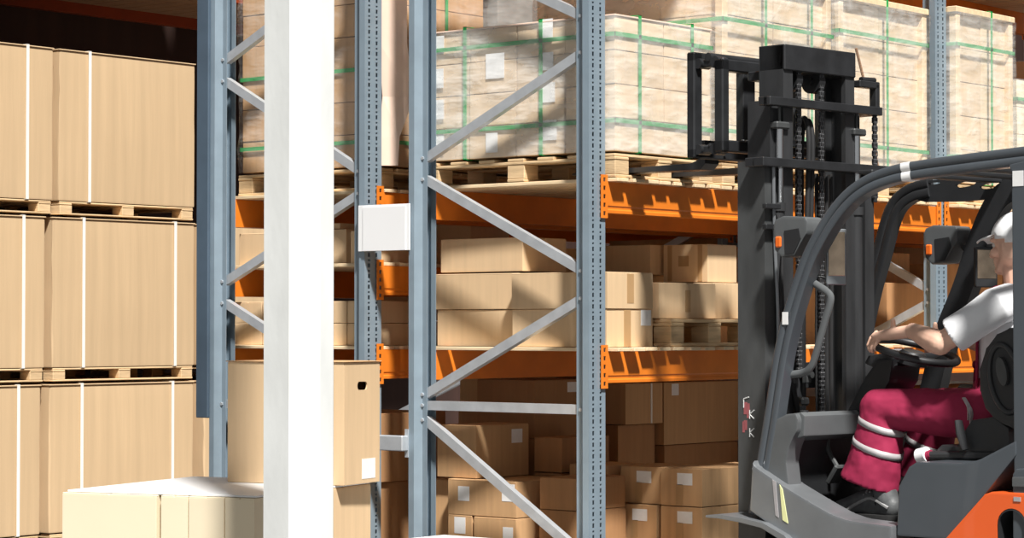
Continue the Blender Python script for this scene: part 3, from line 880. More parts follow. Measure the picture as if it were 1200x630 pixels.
# ---- carton stack in the foreground at the left
E1 = R(15.7)
e1 = V((cos(E1), sin(E1), 0)); e2 = V((-sin(E1), cos(E1), 0))
FS = V((-1.306, -1.891, 0))
FL, FD = .905, 1.0
def fsbox(label, u0, u1, v0, v1, z0, h, m=CREAM, name='cardboard_box', **kw):
    c = FS + e1 * ((u0 + u1) / 2) + e2 * ((v0 + v1) / 2)
    s = (u1 - u0, v1 - v0)
    return carton(label, c.x - s[0] / 2, c.x + s[0] / 2, c.y - s[1] / 2, c.y + s[1] / 2, z0, h, m, rz=E1, name=name, **kw)
c = FS + e1 * FL / 2 + e2 * FD / 2
pallet('floor pallet under the cream carton stack', c.x - FL / 2, c.x + FL / 2, c.y - FD / 2, c.y + FD / 2, 0, .12, 'X', rz=E1)
for k, nm in ((0, 'lower'), (1, 'upper')):
    z = .124 + k * .303
    hh = .30 if not k else .298
    fsbox('%s wide cream carton at the left front of the low stack' % nm, 0.004, .455, 0.0, .48, z, hh, seam='Y')
    fsbox('%s narrow cream carton next to the wide one in the low stack' % nm, .472, .597, 0.006, .48, z, hh, seam='Y')
    fsbox('%s narrow cream carton half hidden by the column in the low stack' % nm, .603, .765, 0.004, .48, z, hh, seam='Y')
    fsbox('%s cream carton at the right front of the low stack' % nm, .77, .903, 0.006, .48, z, hh, seam='Y')
    fsbox('%s cream carton at the back of the low stack' % nm, 0.01, .45, .50, .995, z, hh)
    fsbox('%s cream carton under the tall carton right of the column' % nm, .46, .905, .49, 1.0, z, hh, KRAFT_L)
b = B(); box(b, (0, 0, .004), (FL - .02, FD - .02, .008), .002)
c = FS + e1 * (FL / 2 + .008) + e2 * (FD / 2 + .006)
o = tag(obj('white_card_sheet', b, PAPER2, None, smooth=0, loc=(c.x, c.y, .7265)), 'white card sheet covering the low cream carton stack', 'card sheet'); o.rotation_euler = (0, 0, E1)
# tall carton with a hand hole
TA = R(14)
tc_ = V((-.56, -.98, 0)) - V((cos(TA), sin(TA), 0)) * .305 + V((-sin(TA), cos(TA), 0)) * .155
TW, TD, TH = .575, .31, .515
t = thing('tall_cardboard_box', 'tall carton with a hand hole standing on the low stack behind the column', 'box', (tc_.x, tc_.y, .736), TA)
body = obj('carton_body', carton_bm((TW, TD, TH), 'X'), KRAFT_L, t)
b = B()
prism(b, [((.026 if cos(a) > 0 else -.026) + .017 * cos(a), .415 + .018 * sin(a)) for a in [2 * pi * k / 20 + .01 for k in range(20)]], 'X', TW / 2 - .12, TW / 2 + .05)
cv = B(); bx(cv, -TW / 2 + .006, TW / 2 - .006, -TD / 2 + .006, TD / 2 - .006, .006, TH - .02); cut(body, cv)
cut(body, b)
obj('paper_label', face_patch((TW, TD, TH), '+X', .055, .062, .115, .085), PAPER, t, smooth=0)
b = B(); box(b, (0, 0, TH + .003), (TW + .012, TD + .012, .004), .001); obj('top_flap', b, KRAFT, t, smooth=0)

# white topped carton at the foot of the front frame
carton('white carton at the bottom edge in front of the blue frame', -.64, -.17, -.60, -.28, 0, .482, PAPER2)
# ------------------------------------------------------------------ forklift truck; local x forward, y left, z up
TR_LOC = (1.7437, 0.2389, 0.0)
TR_ROT = R(173.7)
truck = thing('forklift_truck', 'charcoal and orange forklift with raised black mast, driven by a man in a white cap', 'forklift', TR_LOC, TR_ROT)
def tp(name, bm, m, smooth=35, parent=None, label=None): return obj(name, bm, m, parent or truck, smooth, label)

# --- mast
def channel(b, x0, x1, y, z0, z1, side):
    """C rail, web on the outside (side = sign of y)"""
    t = .022
    w = .062
    yo = y; yi = y - side * w
    prism(b, [(x0, yo), (x1, yo), (x1, yi), (x1 - t, yi), (x1 - t, yo - side * t), (x0 + t, yo - side * t), (x0 + t, yi), (x0, yi)], 'Z', z0, z1)
for s, nm in ((1, 'near'), (-1, 'far')):
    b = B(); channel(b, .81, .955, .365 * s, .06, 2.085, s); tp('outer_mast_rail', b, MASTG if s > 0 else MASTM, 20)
    b = B(); channel(b, .835, .955, .300 * s, .35, 2.34, s); tp('middle_mast_rail', b, MASTM, 20)
    b = B(); channel(b, .815, .945, .238 * s, .70, 2.575, s); tp('inner_mast_rail', b, MASTM, 20)
b = B(); bx(b, .805, .945, -.238, .238, 2.468, 2.575, .004); tp('mast_top_crossbar', b, BLACK)
b = B(); bx(b, .775, .812, -.385, .37, 2.312, 2.348, .003); bx(b, .79, .84, .30, .37, 2.312, 2.348, .003); bx(b, .79, .90, -.385, -.30, 2.312, 2.348, .003)
tp('middle_mast_crossbar', b, BLACK)
b = B(); bx(b, .765, .82, -.44, .425, 2.058, 2.095, .003); bx(b, .80, .87, .345, .42, 2.058, 2.095, .003); bx(b, .8, .955, -.42, -.345, 2.058, 2.095, .003)
tp('outer_mast_crossbar', b, BLACK)
for z in (1.14, .75):
    b = B(); bx(b, .925, .95, -.31, .31, z, z + .11, .003); tp('mast_tie_plate', b, BLACK)
def leaf_chain(x, y, z0, z1):
    b = B()
    z = z0; k = 0
    while z < z1:
        for dy in ((-.011, .0, .011) if k % 2 else (-.0055, .0055)):
            box(b, (x, y + dy, z), (.016, .004, .024), .003)
        cyl(b, (x, y - .016, z + .009), (x, y + .016, z + .009), .0045, 6)
        z += .018; k += 1
    return b
tp('lift_chain', leaf_chain(.835, .115, 1.2, 2.46), CHAIN, 20)
tp('lift_chain', leaf_chain(.835, -.035, 1.0, 2.46), CHAIN, 20)
tp('lift_chain', leaf_chain(.80, -.36, 1.95, 2.315), CHAIN, 20)
for y in (.115, -.035):
    b = B(); cyl(b, (.875, y - .02, 2.44), (.875, y + .02, 2.44), .05, 24); cyl(b, (.875, y - .03, 2.44), (.875, y + .03, 2.44), .015, 12)
    tp('chain_pulley', b, BLACK)
# lift cylinders with bright rods
for s in (1, -1):
    b = B(); cyl(b, (.83, .262 * s - .0, .3), (.83, .262 * s, 1.90), .03, 18); cyl(b, (.83, .262 * s, 1.88), (.83, .262 * s, 1.915), .036, 18)
    tp('lift_cylinder', b, MASTM)
    b = B(); cyl(b, (.82, .257 * s, 1.90), (.82, .257 * s, 2.235), .0165, 18); tp('cylinder_rod', b, CHROME)
    b = B(); cyl(b, (.82, .257 * s, 2.2), (.82, .257 * s, 2.32), .0065, 10); box(b, (.82, .257 * s, 2.235), (.05, .085, .03), .006); tp('rod_head', b, MASTG)
b = B(); cyl(b, (.90, .055, .5), (.90, .055, 1.5), .042, 20); cyl(b, (.90, .055, 1.5), (.90, .055, 1.53), .05, 20); tp('centre_cylinder', b, BLACK)
for k, (y, ztop) in enumerate(((.045, 2.28), (.02, 2.27))):
    b = B(); tube(b, spline([(.83, y + .03, 1.65), (.825, y + .02, 2.0), (.825, y + .015, 2.2), (.85, y + .012, ztop), (.885, y + .01, 2.2), (.89, y + .01, 1.8)], 6), .011, 10); tp('hydraulic_hose', b, RUBBER)
b = B(); tube(b, spline([(.80, .345, .9), (.79, .32, 1.1), (.79, .305, 1.4), (.80, .315, 1.8), (.80, .32, 2.06)], 6), .0075, 8); tp('hydraulic_hose', b, ALU)
b = B(); tube(b, spline([(.78, .285, 1.0), (.775, .28, 1.3), (.785, .285, 1.6), (.79, .27, 1.75)], 6), .006, 8); tp('hydraulic_hose', b, RUBBER)
for k in range(4):
    y = -.13 + k * .032
    b = B(); tube(b, spline([(.855, y, .9), (.858, y + .002, 1.3), (.855, y, 1.7), (.86, y, 2.05)], 5), .009, 8); tp('hydraulic_hose', b, RUBBER)
b = B(); tube(b, spline([(.84, .19, 1.13), (.82, .185, 1.16), (.81, .16, 1.05), (.83, .12, .95), (.83, .11, .85)], 6), .014, 10); tp('hydraulic_hose', b, RUBBER)
for y in (.16, .07):
    b = B(); cyl(b, (.92, y, 1.2), (.80, y, 1.2), .014, 12); box(b, (.83, y, 1.19), (.03, .03, .05), .004); tp('hose_fitting', b, MASTG)
b = B(); box(b, (.82, .115, 1.09), (.05, .05, .035), .008); tp('hose_clamp', b, MASTG)
# bracket on the far side of the mast
b = B(); bx(b, .80, .84, -.40, -.26, 2.43, 2.46, .004); bx(b, .80, .84, -.40, -.372, 2.33, 2.45, .004); cyl(b, (.82, -.29, 2.465), (.82, -.385, 2.468), .012, 10)
tp('mast_side_bracket', b, BLACK)
b = B(); tube(b, [(.83, -.27, 2.60), (.825, -.32, 2.46)], .006, 6); tp('brown_hose', b, WOOD_DK)
b = B(); tube(b, [(.80, -.36, 2.16), (.80, -.41, 2.0)], .006, 6); tp('brown_hose', b, WOOD_DK)
for z in (1.885, 1.80):
    b = B(); bx(b, .775, .80, .30, .395, z, z + .022, .003); tp('mast_clip', b, BLACK)
# vertical marking on the near rail
b = B()
for (u, z0, z1, w) in ((.915, .995, 1.035, .008), (.915, 1.06, 1.11, .009), (.90, 1.045, 1.105, .007), (.925, .985, 1.03, .006)):
    bx(b, u - w, u + w, .3645, .3664, z0 - .02, z1 - .02)
tp('red_marking', b, DECAL_R, 0)
b = B()
bx(b, .874, .942, .3644, .3652, .94, 1.115)
def stroke(x0, z0, x1, z1, r=.0028): tube(b, [(x0, .366, z0), (x1, .366, z1)], r, 5)
tp('marking_plate', b, MASTG, 0)
for (x, z, kind) in ((.878, 1.04, 'K'), (.878, .965, 'K'), (.91, 1.085, 'L')):
    b = B()
    stroke(x + .014, z + .018, x + .014, z - .018)
    if kind == 'K': stroke(x + .0145, z, x - .010, z + .018); stroke(x + .0145, z, x - .010, z - .018)
    else: stroke(x + .014, z + .018, x - .014, z + .026)
    tp('white_marking', b, DECAL_W, 0)

# --- raised fork carriage with an open two-frame side shifter
def frame_box(b, x0, x1, hw, z0, z1, bar, post):
    bx(b, x0, x1, -hw, hw, z1 - bar, z1, .006); bx(b, x0, x1, -hw, hw, z0, z0 + bar, .006)
    for y in (-hw + post / 2, hw - post / 2): bx(b, x0, x1, y - post / 2, y + post / 2, z0, z1, .006)
b = B(); frame_box(b, 1.045, 1.095, .355, 2.135, 2.525, .05, .045) 
tp('rear_carriage_frame', b, BLACK)
b = B(); frame_box(b, 1.20, 1.245, .36, 2.115, 2.565, .042, .055); bx(b, 1.2, 1.245, -.04, .04, 2.12, 2.56, .004)
tp('front_carriage_frame', b, BLACK)
for y in (.315, -.315):
    for z in (2.515, 2.15):
        b = B(); bx(b, 1.06, 1.22, y - .02, y + .02, z - .017, z + .018, .006); cyl(b, (1.10, y - .03, z), (1.10, y + .03, z), .026, 14); cyl(b, (1.19, y - .035, z), (1.19, y + .035, z), .022, 14)
        tp('carriage_link', b, BLACK)
b = B(); cyl(b, (1.14, -.33, 2.54), (1.14, .34, 2.54), .018, 12); tp('carriage_crossbar', b, BLACK)
for k in range(7):
    b = B(); ellipsoid(b, (1.06 + random.uniform(-.02, .02), .02 + .03 * k, 2.189), (.008, .008, .006), u=8, v=6); tp('carriage_bolt', b, BLACK)
for k in range(6):
    b = B(); box(b, (1.14 + random.uniform(-.02, .04), .18 + .03 * k, 2.167), (.02, .016, .014), .004, rot=M.Rotation(k, 4, 'Z')); tp('grease_lump', b, BLACK)
b = B(); bx(b, .985, 1.05, -.19, .19, 2.17, 2.20, .004); bx(b, .985, 1.05, -.19, .19, 2.44, 2.48, .004); tp('carriage_bracket', b, BLACK)
for y in (.19, -.17):
    b = B()
    prism(b, [(1.25, 2.20), (1.29, 2.20), (1.29, 2.118), (1.33, 2.105), (2.02, 2.098), (2.05, 2.092), (2.05, 2.084), (1.28, 2.074), (1.25, 2.10)], 'Y', y - .045, y + .045, .003)
    tp('fork_tine', b, MASTM, 20)

# --- overhead guard
def guard_prof(w, d):
    """rail outline with two rounded ribs and a groove between them"""
    p = []
    for k in range(7):
        a = pi * k / 6; p.append((w * .27 + w * .23 * cos(pi - a), d * .5 * 1 - d * .12 + d * .12 * sin(a)))
    for k in range(7):
        a = pi * k / 6; p.append((w * .75 + w * .22 * cos(pi - a), d * .5 - d * .12 + d * .12 * sin(a)))
    p += [(w * .97, -d * .5), (w * .04, -d * .5)]
    return [(u - w / 2, q) for u, q in p]
path = spline([(.766, .46, .642), (.689, .46, .997), (.616, .46, 1.342), (.514, .46, 1.615), (.423, .46, 1.766), (.32, .46, 1.880), (.215, .46, 1.947), (.091, .46, 1.984), (-.051, .46, 2.001), (-.30, .46, 2.017), (-.62, .46, 2.034)], 6)
b = B(); sweep(b, path, guard_prof(.074, .06), (0, 1, 0)); near_rail = tp('guard_rail', b, GREYP, 40)
fpath = spline([(.985, -.46, .64), (.982, -.46, 1.00), (.965, -.46, 1.28), (.905, -.46, 1.53), (.84, -.46, 1.72), (.792, -.46, 1.86), (.745, -.46, 1.935), (.67, -.46, 1.978), (.58, -.46, 1.995)], 6)
b = B(); sweep(b, fpath, guard_prof(.085, .05), (0, 1, 0)); tp('guard_rail', b, PLASTD, 40)
for k in range(6):
    x = -.54 + k * .155
    b = B(); bx(b, x - .035, x + .035, -.44, .44, 2.030 - .006 * k, 2.046 - .006 * k, .004); tp('roof_bar', b, PLASTD, 20)
b = B()
prism(b, [(.66, 1.99), (.60, 2.026), (.2, 2.035), (-.62, 2.055), (-.62, 1.96), (.10, 1.93), (.24, 1.935), (.42, 1.93), (.60, 1.935), (.66, 1.95)], 'Y', -.462, -.448); roof = tp('roof_side_plate', b, PLASTD, 20)
b = B()
for (x, z, tl) in ((.390, 2.003, .35), (.268, 1.991, .30), (.575, 2.012, .1)):
    prism(b, [(x + .052 * cos(a) - tl * .0 * sin(a), z + (.012 if x < .5 else .005) * sin(a) - .15 * .052 * cos(a) * tl * 2) for a in [2 * pi * k / 20 + .01 for k in range(20)]], 'Y', -.6, -.3)
cut(roof, b)
# near rear pillar, wide, and the far one that leans forward
b = B(); prism(b, [(-.487, .85), (-.482, 1.97), (-.47, 2.0), (-.66, 2.03), (-.66, .85)], 'Y', .43, .495, .008); tp('rear_pillar', b, GREYP, 30)
b = B(); sweep(b, spline([(.60, -.46, 1.02), (.505, -.46, 1.34), (.40, -.46, 1.56), (.315, -.46, 1.77), (.22, -.46, 1.93), (.08, -.46, 2.0)], 5), [(-.05, -.03), (.05, -.03), (.05, .03), (-.05, .03)], (0, 1, 0)); tp('rear_pillar', b, PLASTD, 30)
b = B(); bx(b, -.535, -.488, .4945, .4965, 1.918, 1.975); tp('white_sticker', b, PAPER, 0)
def at_rail(i, name, m, ln, grow):
    p0, p1 = path[i], path[i + 1]
    d = (p1 - p0).normalized()
    b = B(); sweep(b, [p0 - d * ln, p0 + d * ln], [(u * grow, w * grow) for u, w in guard_prof(.074, .06)], (0, 1, 0)); tp(name, b, m, 40)
at_rail(46, 'white_sticker', PAPER, .021, 1.03)
b = B(); box(b, (.599, .491, 1.435), (.028, .003, .05), rot=None); tp('white_sticker', b, PAPER, 0)
# grab handle inside the near pillar
b = B(); tube(b, spline([(.545, .44, 1.60), (.50, .43, 1.575), (.435, .42, 1.535), (.425, .42, 1.50), (.455, .42, 1.42), (.50, .42, 1.29), (.53, .42, 1.235), (.575, .42, 1.215), (.655, .44, 1.205)], 4), .0155, 10, ell=(1.0, .8)); tp('grab_handle', b, PLAST)
b = B(); tube(b, spline([(.555, .43, 1.60), (.60, .42, 1.52), (.625, .41, 1.40), (.655, .41, 1.33)], 5), .0075, 8); tp('lamp_bracket', b, MASTG)

# --- work lamps
def work_lamp(c, ry, label):
    cx_, cy_, cz_ = c
    b = B()
    prism(b, [(cx_ + u, cz_ + w) for u, w in ((-.085, .055), (-.075, .075), (.04, .082), (.082, .07), (.09, .04), (.082, -.055), (.05, -.085), (-.02, -.08), (-.06, -.02), (-.085, .01))], 'Y', cy_ - .055, cy_ + .055, .014)
    o = tp('work_lamp', b, PLAST, 50)
    b = B(); bx(b, cx_ + .045, cx_ + .075, cy_ + .05, cy_ + .062, cz_ - .045, cz_ + .0, .005); obj('indicator_lens', b, LAMPO, o)
    b = B(); bx(b, cx_ + .085, cx_ + .094, cy_ - .045, cy_ + .045, cz_ - .03, cz_ + .045, .004); obj('lamp_glass', b, GLASS_TINT, o)
    b = B(); prism(b, [(cx_ + u, cz_ + w) for u, w in ((-.055, -.012), (-.02, -.07), (.025, -.075), (.03, .022), (-.045, .03))], 'Y', cy_ + .05, cy_ + .058, .003); obj('lamp_shell', b, PLASTD, o)
    return o
work_lamp((.585, .42, 1.765), 0, 'near')
work_lamp((.475, -.44, 1.75), 0, 'far')
b = B(); tube(b, [(.40, -.44, 1.74), (.37, -.45, 1.70), (.36, -.46, 1.62)], .012, 8); tp('lamp_bracket', b, BLACK)

# --- mirrors
def mirror(c, w, h, rz, fm):
    cx_, cy_, cz_ = c
    b = B()
    rot = M.Rotation(rz, 4, 'Z')
    vs = box(b, (0, 0, 0), (.022, w, h), .010, seg=3)
    bmesh.ops.rotate(b, cent=(0, 0, 0), matrix=rot.to_3x3(), verts=b.verts[:]); bmesh.ops.translate(b, vec=V(c), verts=b.verts[:])
    o = tp('mirror', b, fm, 40)
    b = B(); box(b, (-.0115, 0, .012), (.003, w - .016, h - .05), .001)
    bmesh.ops.rotate(b, cent=(0, 0, 0), matrix=rot.to_3x3(), verts=b.verts[:]); bmesh.ops.translate(b, vec=V(c), verts=b.verts[:])
    obj('reflection_tinted_glass', b, GLASS_TINT, o, 0)
    return o
mirror((.445, .36, 1.68), .085, .225, R(-35), ALU)
mirror((.272, -.42, 1.65), .10, .17, R(-30), PLASTD)
b = B(); tube(b, spline([(.445, .36, 1.57), (.48, .40, 1.60), (.53, .45, 1.60)], 4), .007, 8); tp('mirror_arm', b, BLACK)

# --- body
b = B()          # step sill, near side, with a rolled edge
sill = [(.745, .865), (.735, .84), (.60, .775), (.46, .715), (.34, .668), (.26, .65), (.05, .64), (.05, .40), (.50, .40), (.56, .53), (.63, .595), (.72, .64), (.76, .66)]
prism(b, sill, 'Y', .38, .525, .014); tp('step_sill', b, ALU, 40)
b = B(); prism(b, [(.60, .772), (.585, .752), (.558, .62), (.585, .632)], 'Y', .5245, .5275); tp('yellow_reflector', b, YREFL, 0)
b = B(); prism(b, [(.638, .79), (.62, .782), (.606, .640), (.622, .648)], 'Y', .5245, .527); tp('white_reflector', b, REFL, 0)
b = B()          # front fender over the drive wheel, running out into a thin lip
fen = [(.965, .632), (.90, .640), (.78, .632), (.66, .618), (.55, .575), (.47, .505), (.44, .42), (.47, .42), (.50, .50), (.57, .555), (.67, .597), (.78, .612), (.90, .622), (.965, .622)]
prism(b, fen, 'Y', .37, .56, .004); tp('front_fender', b, ALU, 40)
b = B(); bx(b, -.95, .75, -.45, .38, .16, .60, .02); tp('chassis', b, PLASTD)
b = B(); bx(b, .0, .75, -.48, .39, .598, .622, .004); tp('floor_mat', b, RUBBER)
# front cowl: side arch with an opening to the pedals, and a sloping top
b = B()
cow = [(.72, .70), (.705, .84), (.675, 1.0), (.655, 1.03), (.60, 1.052), (.552, 1.056), (.54, 1.03), (.545, .985), (.568, .955), (.588, .915), (.602, .86), (.585, .742)]
prism(b, cow, 'Y', .40, .485, .012); tp('front_cowl_arch', b, PLAST, 40)
b = B()
prism(b, [(.675, 1.0), (.655, 1.03), (.60, 1.052), (.545, 1.060), (.525, 1.045), (.53, .965), (.58, .952), (.65, .935), (.668, .86), (.69, .84)], 'Y', -.46, .46, .008); tp('front_cowl', b, PLAST, 40)
b = B(); prism(b, [(.735, .64), (.72, .85), (.68, .98), (.62, .98), (.64, .85), (.66, .64)], 'Y', -.44, .37); tp('footwell_back', b, PLASTD)
b = B(); cyl(b, (.56, .42, 1.059), (.56, .42, 1.0665), .017, 16); tp('cowl_cap', b, PLASTD)
for (x, y, z) in ((.585, .18, .80), (.60, -.02, .78)):
    b = B(); box(b, (x, y, z), (.02, .08, .09), .006, rot=M.Rotation(R(-35), 4, 'Y')); tube(b, spline([(x, y, z + .03), (x + .045, y, z + .10), (x + .05, y, z + .19)], 5), .011, 8); tp('pedal', b, MASTG)
# seat hood: flat side panel with sloping ends
b = B()
hood = [(.045, .60), (.035, .79), (-.015, .868), (-.05, .888), (-.26, .892), (-.33, .905), (-.50, .985), (-.50, .93), (-.20, .60)]
prism(b, hood, 'Y', .30, .50, .012); tp('seat_hood', b, GREYP, 40)
b = B(); bx(b, -.62, .03, -.45, .32, .60, .885, .015); tp('battery_hood', b, PLASTD)
b = B(); prism(b, [(-.487, .62), (-.487, .86), (-.50, .88), (-.75, .90), (-.75, .62)], 'Y', .30, .505, .01); tp('rear_trim', b, GREYP, 40)
b = B(); prism(b, [(-.49, .815), (-.49, .85), (-.75, .86), (-.75, .82)], 'Y', .50, .512, .003); tp('rear_trim_band', b, PLAST, 40)
b = B()
cw = [(-.185, .60), (-.37, .782), (-.40, .792), (-.95, .80), (-1.02, .70), (-1.02, .25), (-.12, .25), (-.12, .54)]
prism(b, cw, 'Y', -.50, .515, .012); cwt = tp('counterweight', b, CWT, 40)
b = B(); prism(b, [(-.49 + .065 * cos(a), .635 + (.035 if sin(a) > 0 else -.035) + .065 * sin(a)) for a in [2 * pi * k / 24 + .01 for k in range(24)]], 'Y', .36, .60); cut(cwt, b)
b = B()
lin = [(cos(a), (.035 if sin(a) > 0 else -.035), sin(a)) for a in [2 * pi * k / 24 + .01 for k in range(24)]]
rg = [[b.verts.new((-.49 + q * c_, y_, .635 + o_ + q * s_)) for c_, o_, s_ in lin] for q, y_ in ((.0645, .513), (.058, .5155), (.055, .40), (.0645, .40))]
for i in range(4):
    for k in range(24): b.faces.new((rg[i][k], rg[i][(k + 1) % 24], rg[(i + 1) % 4][(k + 1) % 24], rg[(i + 1) % 4][k]))
tp('hole_shade_liner', b, PLASTD, 40)  # black lining added so the inside of the hole reads as dark
b = B(); bx(b, -.60, -.40, .385, .40, .53, .74); tp('hole_shade_plate', b, RUBBER)  # black plate added to darken the end of the hole
b = B(); bx(b, -.50, -.53, .514, .518, .762, .778); tp('small_badge', b, REFL, 0)
b = B(); cyl(b, (-.47, .375, .64), (-.51, .375, .66), .03, 14); tp('hook_pin', b, BLACK)
for x, y, r_ in ((.62, .47, .26), (.62, -.47, .26), (-.62, .40, .21), (-.62, -.40, .21)):
    b = B(); s = 1 if y > 0 else -1
    prof = [(.10, -.085), (r_ - .03, -.085), (r_, -.06), (r_, .06), (r_ - .03, .085), (.10, .085)]
    n = 40
    rings = [[b.verts.new((x + q * cos(2 * pi * k / n), y + w * .9 - s * .02, r_ + .0 + q * sin(2 * pi * k / n))) for q, w in prof] for k in range(n)]
    for k in range(n):
        for j in range(len(prof) - 1):
            b.faces.new((rings[k][j], rings[k][j + 1], rings[(k + 1) % n][j + 1], rings[(k + 1) % n][j]))
    cyl(b, (x, y - .07 - s * .02, r_), (x, y + .07 - s * .02, r_), .105, 24)
    tp('wheel', b, RUBBER, 30)
# seat
b = B(); prism(b, [(.02, .89), (.03, .925), (.0, .945), (-.12, .938), (-.30, .935), (-.38, .945), (-.40, .89)], 'Y', -.27, .27, .022); tp('seat_cushion', b, SEATM, 50)
b = B(); prism(b, [(-.09, .90), (-.10, .97), (-.16, 1.045), (-.26, 1.06), (-.33, 1.02), (-.34, .90)], 'Y', .24, .30, .02); tp('seat_side_bolster', b, SEATM, 50)
b = B()
bk = [(-.335, 1.40), (-.275, 1.375), (-.225, 1.32), (-.195, 1.24), (-.195, 1.16), (-.22, 1.09), (-.27, 1.04), (-.36, 1.01), (-.44, 1.05), (-.45, 1.40)]
prism(b, bk, 'Y', .20, .30, .028); prism(b, [(x - .15, z) for x, z in bk], 'Y', -.30, .22, .02); prism(b, bk, 'Y', -.30, -.20, .028); tp('seat_back', b, SEATM, 50)
b = B()
ov = [(-.318 + .068 * cos(a) + .02 * sin(a), 1.205 + .128 * sin(a)) for a in [2 * pi * k / 28 for k in range(28)]]
tube(b, [(x, .302, z) for x, z in ov], .012, 8, closed=True); tp('seat_back_bead', b, SEATM, 60)
b = B(); prism(b, [(-.318 + .061 * cos(a) + .02 * sin(a), 1.205 + .121 * sin(a)) for a in [2 * pi * k / 28 for k in range(28)]], 'Y', .29, .302); tp('seat_back_recess', b, PLASTD)
b = B(); prism(b, [(-.312 + .024 * cos(a) + .01 * sin(a), 1.232 + .055 * sin(a)) for a in [2 * pi * k / 20 for k in range(20)]], 'Y', .30, .32, .006); tp('seat_adjuster_pad', b, MASTG, 50)
b = B(); tube(b, [(-.115, .318, 1.04), (-.13, .325, .99), (-.15, .325, .93)], [.020, .024, .016], 10, ell=(1, .6)); tp('seat_belt_buckle', b, PLASTD)
b = B(); cyl(b, (.085, .30, .895), (.045, .30, .905), .031, 20); tp('lever_cap', b, PAPER2)
b = B(); cyl(b, (.045, .30, .898), (.025, .30, .905), .02, 16); tp('lever_collar', b, MAROON)
b = B(); tube(b, [(.03, .30, .90), (-.10, .30, .905), (-.30, .31, .91)], .018, 10); tp('side_lever', b, SEATM)
# steering
WC = V((.33, 0, 1.302)); WT = R(16)
WRm = M.Rotation(-WT, 4, 'Y')
def wpt(a, r, h=0): return WC + WRm @ V((r * cos(a), r * sin(a), h))
b = B(); tube(b, [wpt(2 * pi * k / 48, .178) for k in range(48)], .0155, 12, closed=True); wheel_o = tp('steering_wheel', b, PLASTD, 60)
b = B()
for a in (R(95), R(-95), R(180)): tube(b, [wpt(a, .03, -.02), wpt(a, .12, -.018), wpt(a, .172, 0)], .013, 8, ell=(1, .6))
obj('spokes', b, PLASTD, wheel_o)
b = B(); tube(b, [wpt(0, 0, -.05), wpt(0, 0, -.02), wpt(0, 0, .0)], [.07, .065, .045], 20); obj('hub', b, PLASTD, wheel_o)
b = B(); prism(b, [(.36, 1.275), (.44, 1.27), (.50, 1.20), (.60, 1.05), (.54, 1.04), (.44, 1.10), (.38, 1.18)], 'Y', -.10, .10, .015); tp('steering_column', b, PLASTD, 45)
b = B(); prism(b, [(.38, 1.30), (.50, 1.285), (.52, 1.25), (.42, 1.215), (.36, 1.24)], 'Y', -.09, .085, .015); tp('dashboard', b, PLASTD, 45)
b = B(); box(b, (.41, -.02, 1.302), (.07, .09, .006), .003, rot=M.Rotation(R(-10), 4, 'Y')); tp('display_panel', b, REFL)
b = B(); box(b, (.20, -.30, 1.14), (.20, .12, .05), .015); box(b, (.02, -.34, 1.16), (.3, .10, .04), .012); tp('control_console', b, PLASTD, 45)
for k in range(3):
    b = B(); tube(b, [(.24 - .03 * k, -.29 + .02 * k, 1.16), (.235 - .03 * k, -.29 + .02 * k, 1.235)], .006, 8); ellipsoid(b, (.235 - .03 * k, -.29 + .02 * k, 1.245), (.013, .013, .018), u=12, v=8); tp('control_lever', b, MAROON if k != 1 else BLACK)
b = B(); bx(b, .44, .60, -.46, -.22, .945, .955, .002); tp('yellow_plate', b, YELLOW)
# ------------------------------------------------------------------ driver, in the truck's own directions
man = thing('person', 'person in a white cap, white T-shirt and maroon overalls driving the forklift', 'person', TR_LOC, TR_ROT)
def remesh(o, vox, it=4, fac=.5):
    m = o.modifiers.new('skin', 'REMESH'); m.mode = 'VOXEL'; m.voxel_size = vox; m.use_smooth_shade = True
    s = o.modifiers.new('soft', 'SMOOTH'); s.iterations = it; s.factor = fac
    return o
HIPL, HIPR = V((-.14, .095, 1.055)), V((-.14, -.095, 1.055))
KNL, KNR = V((.375, .175, 1.075)), V((.38, -.17, 1.07))
ANL, ANR = V((.335, .195, .715)), V((.44, -.17, .72))
SHL, SHR = V((-.195, .185, 1.475)), V((-.16, -.185, 1.475))
ELL, ELR = V((.0, .275, 1.335)), V((.02, -.25, 1.30))
GA = R(62)
G = wpt(GA, .178)                       # left grip on the rim
WRL = V((.205, .175, 1.385))
HC = V((-.165, .0, 1.715))               # head centre
b = B()
# torso, pelvis, neck
limb(b, [(-.15, 0, 1.055), (-.165, 0, 1.12), (-.175, 0, 1.25), (-.18, 0, 1.38), (-.18, 0, 1.46)], [(.105, .165), (.10, .15), (.105, .155), (.10, .165), (.075, .13)], 20)
limb(b, [SHL + V((-.0, -.11, .03)), SHL], [.06, .058]); limb(b, [SHR + V((0, .11, .03)), SHR], [.06, .058])
limb(b, [(-.185, 0, 1.45), (-.178, 0, 1.54), (-.165, 0, 1.63)], [.066, .056, .055])
# legs
for H_, K_, A_ in ((HIPL, KNL, ANL), (HIPR, KNR, ANR)):
    limb(b, [H_, H_.lerp(K_, .5), K_], [.085, .072, .056]); limb(b, [K_, K_.lerp(A_, .35), A_], [.055, .055, .036])
    limb(b, [A_, A_ + V((.02, .0, -.035)), A_ + V((.16, .010, -.050))], [.036, .036, .026])
# arms
limb(b, [SHL, SHL.lerp(ELL, .5), ELL], [.052, .047, .041]); limb(b, [ELL, ELL.lerp(WRL, .3), WRL], [.046, .048, .032])
WRR = wpt(R(-75), .215) + V((-.08, -.01, .055))
limb(b, [SHR, SHR.lerp(ELR, .5), ELR], [.052, .047, .041]); limb(b, [ELR, ELR.lerp(WRR, .3), WRR], [.046, .048, .032])
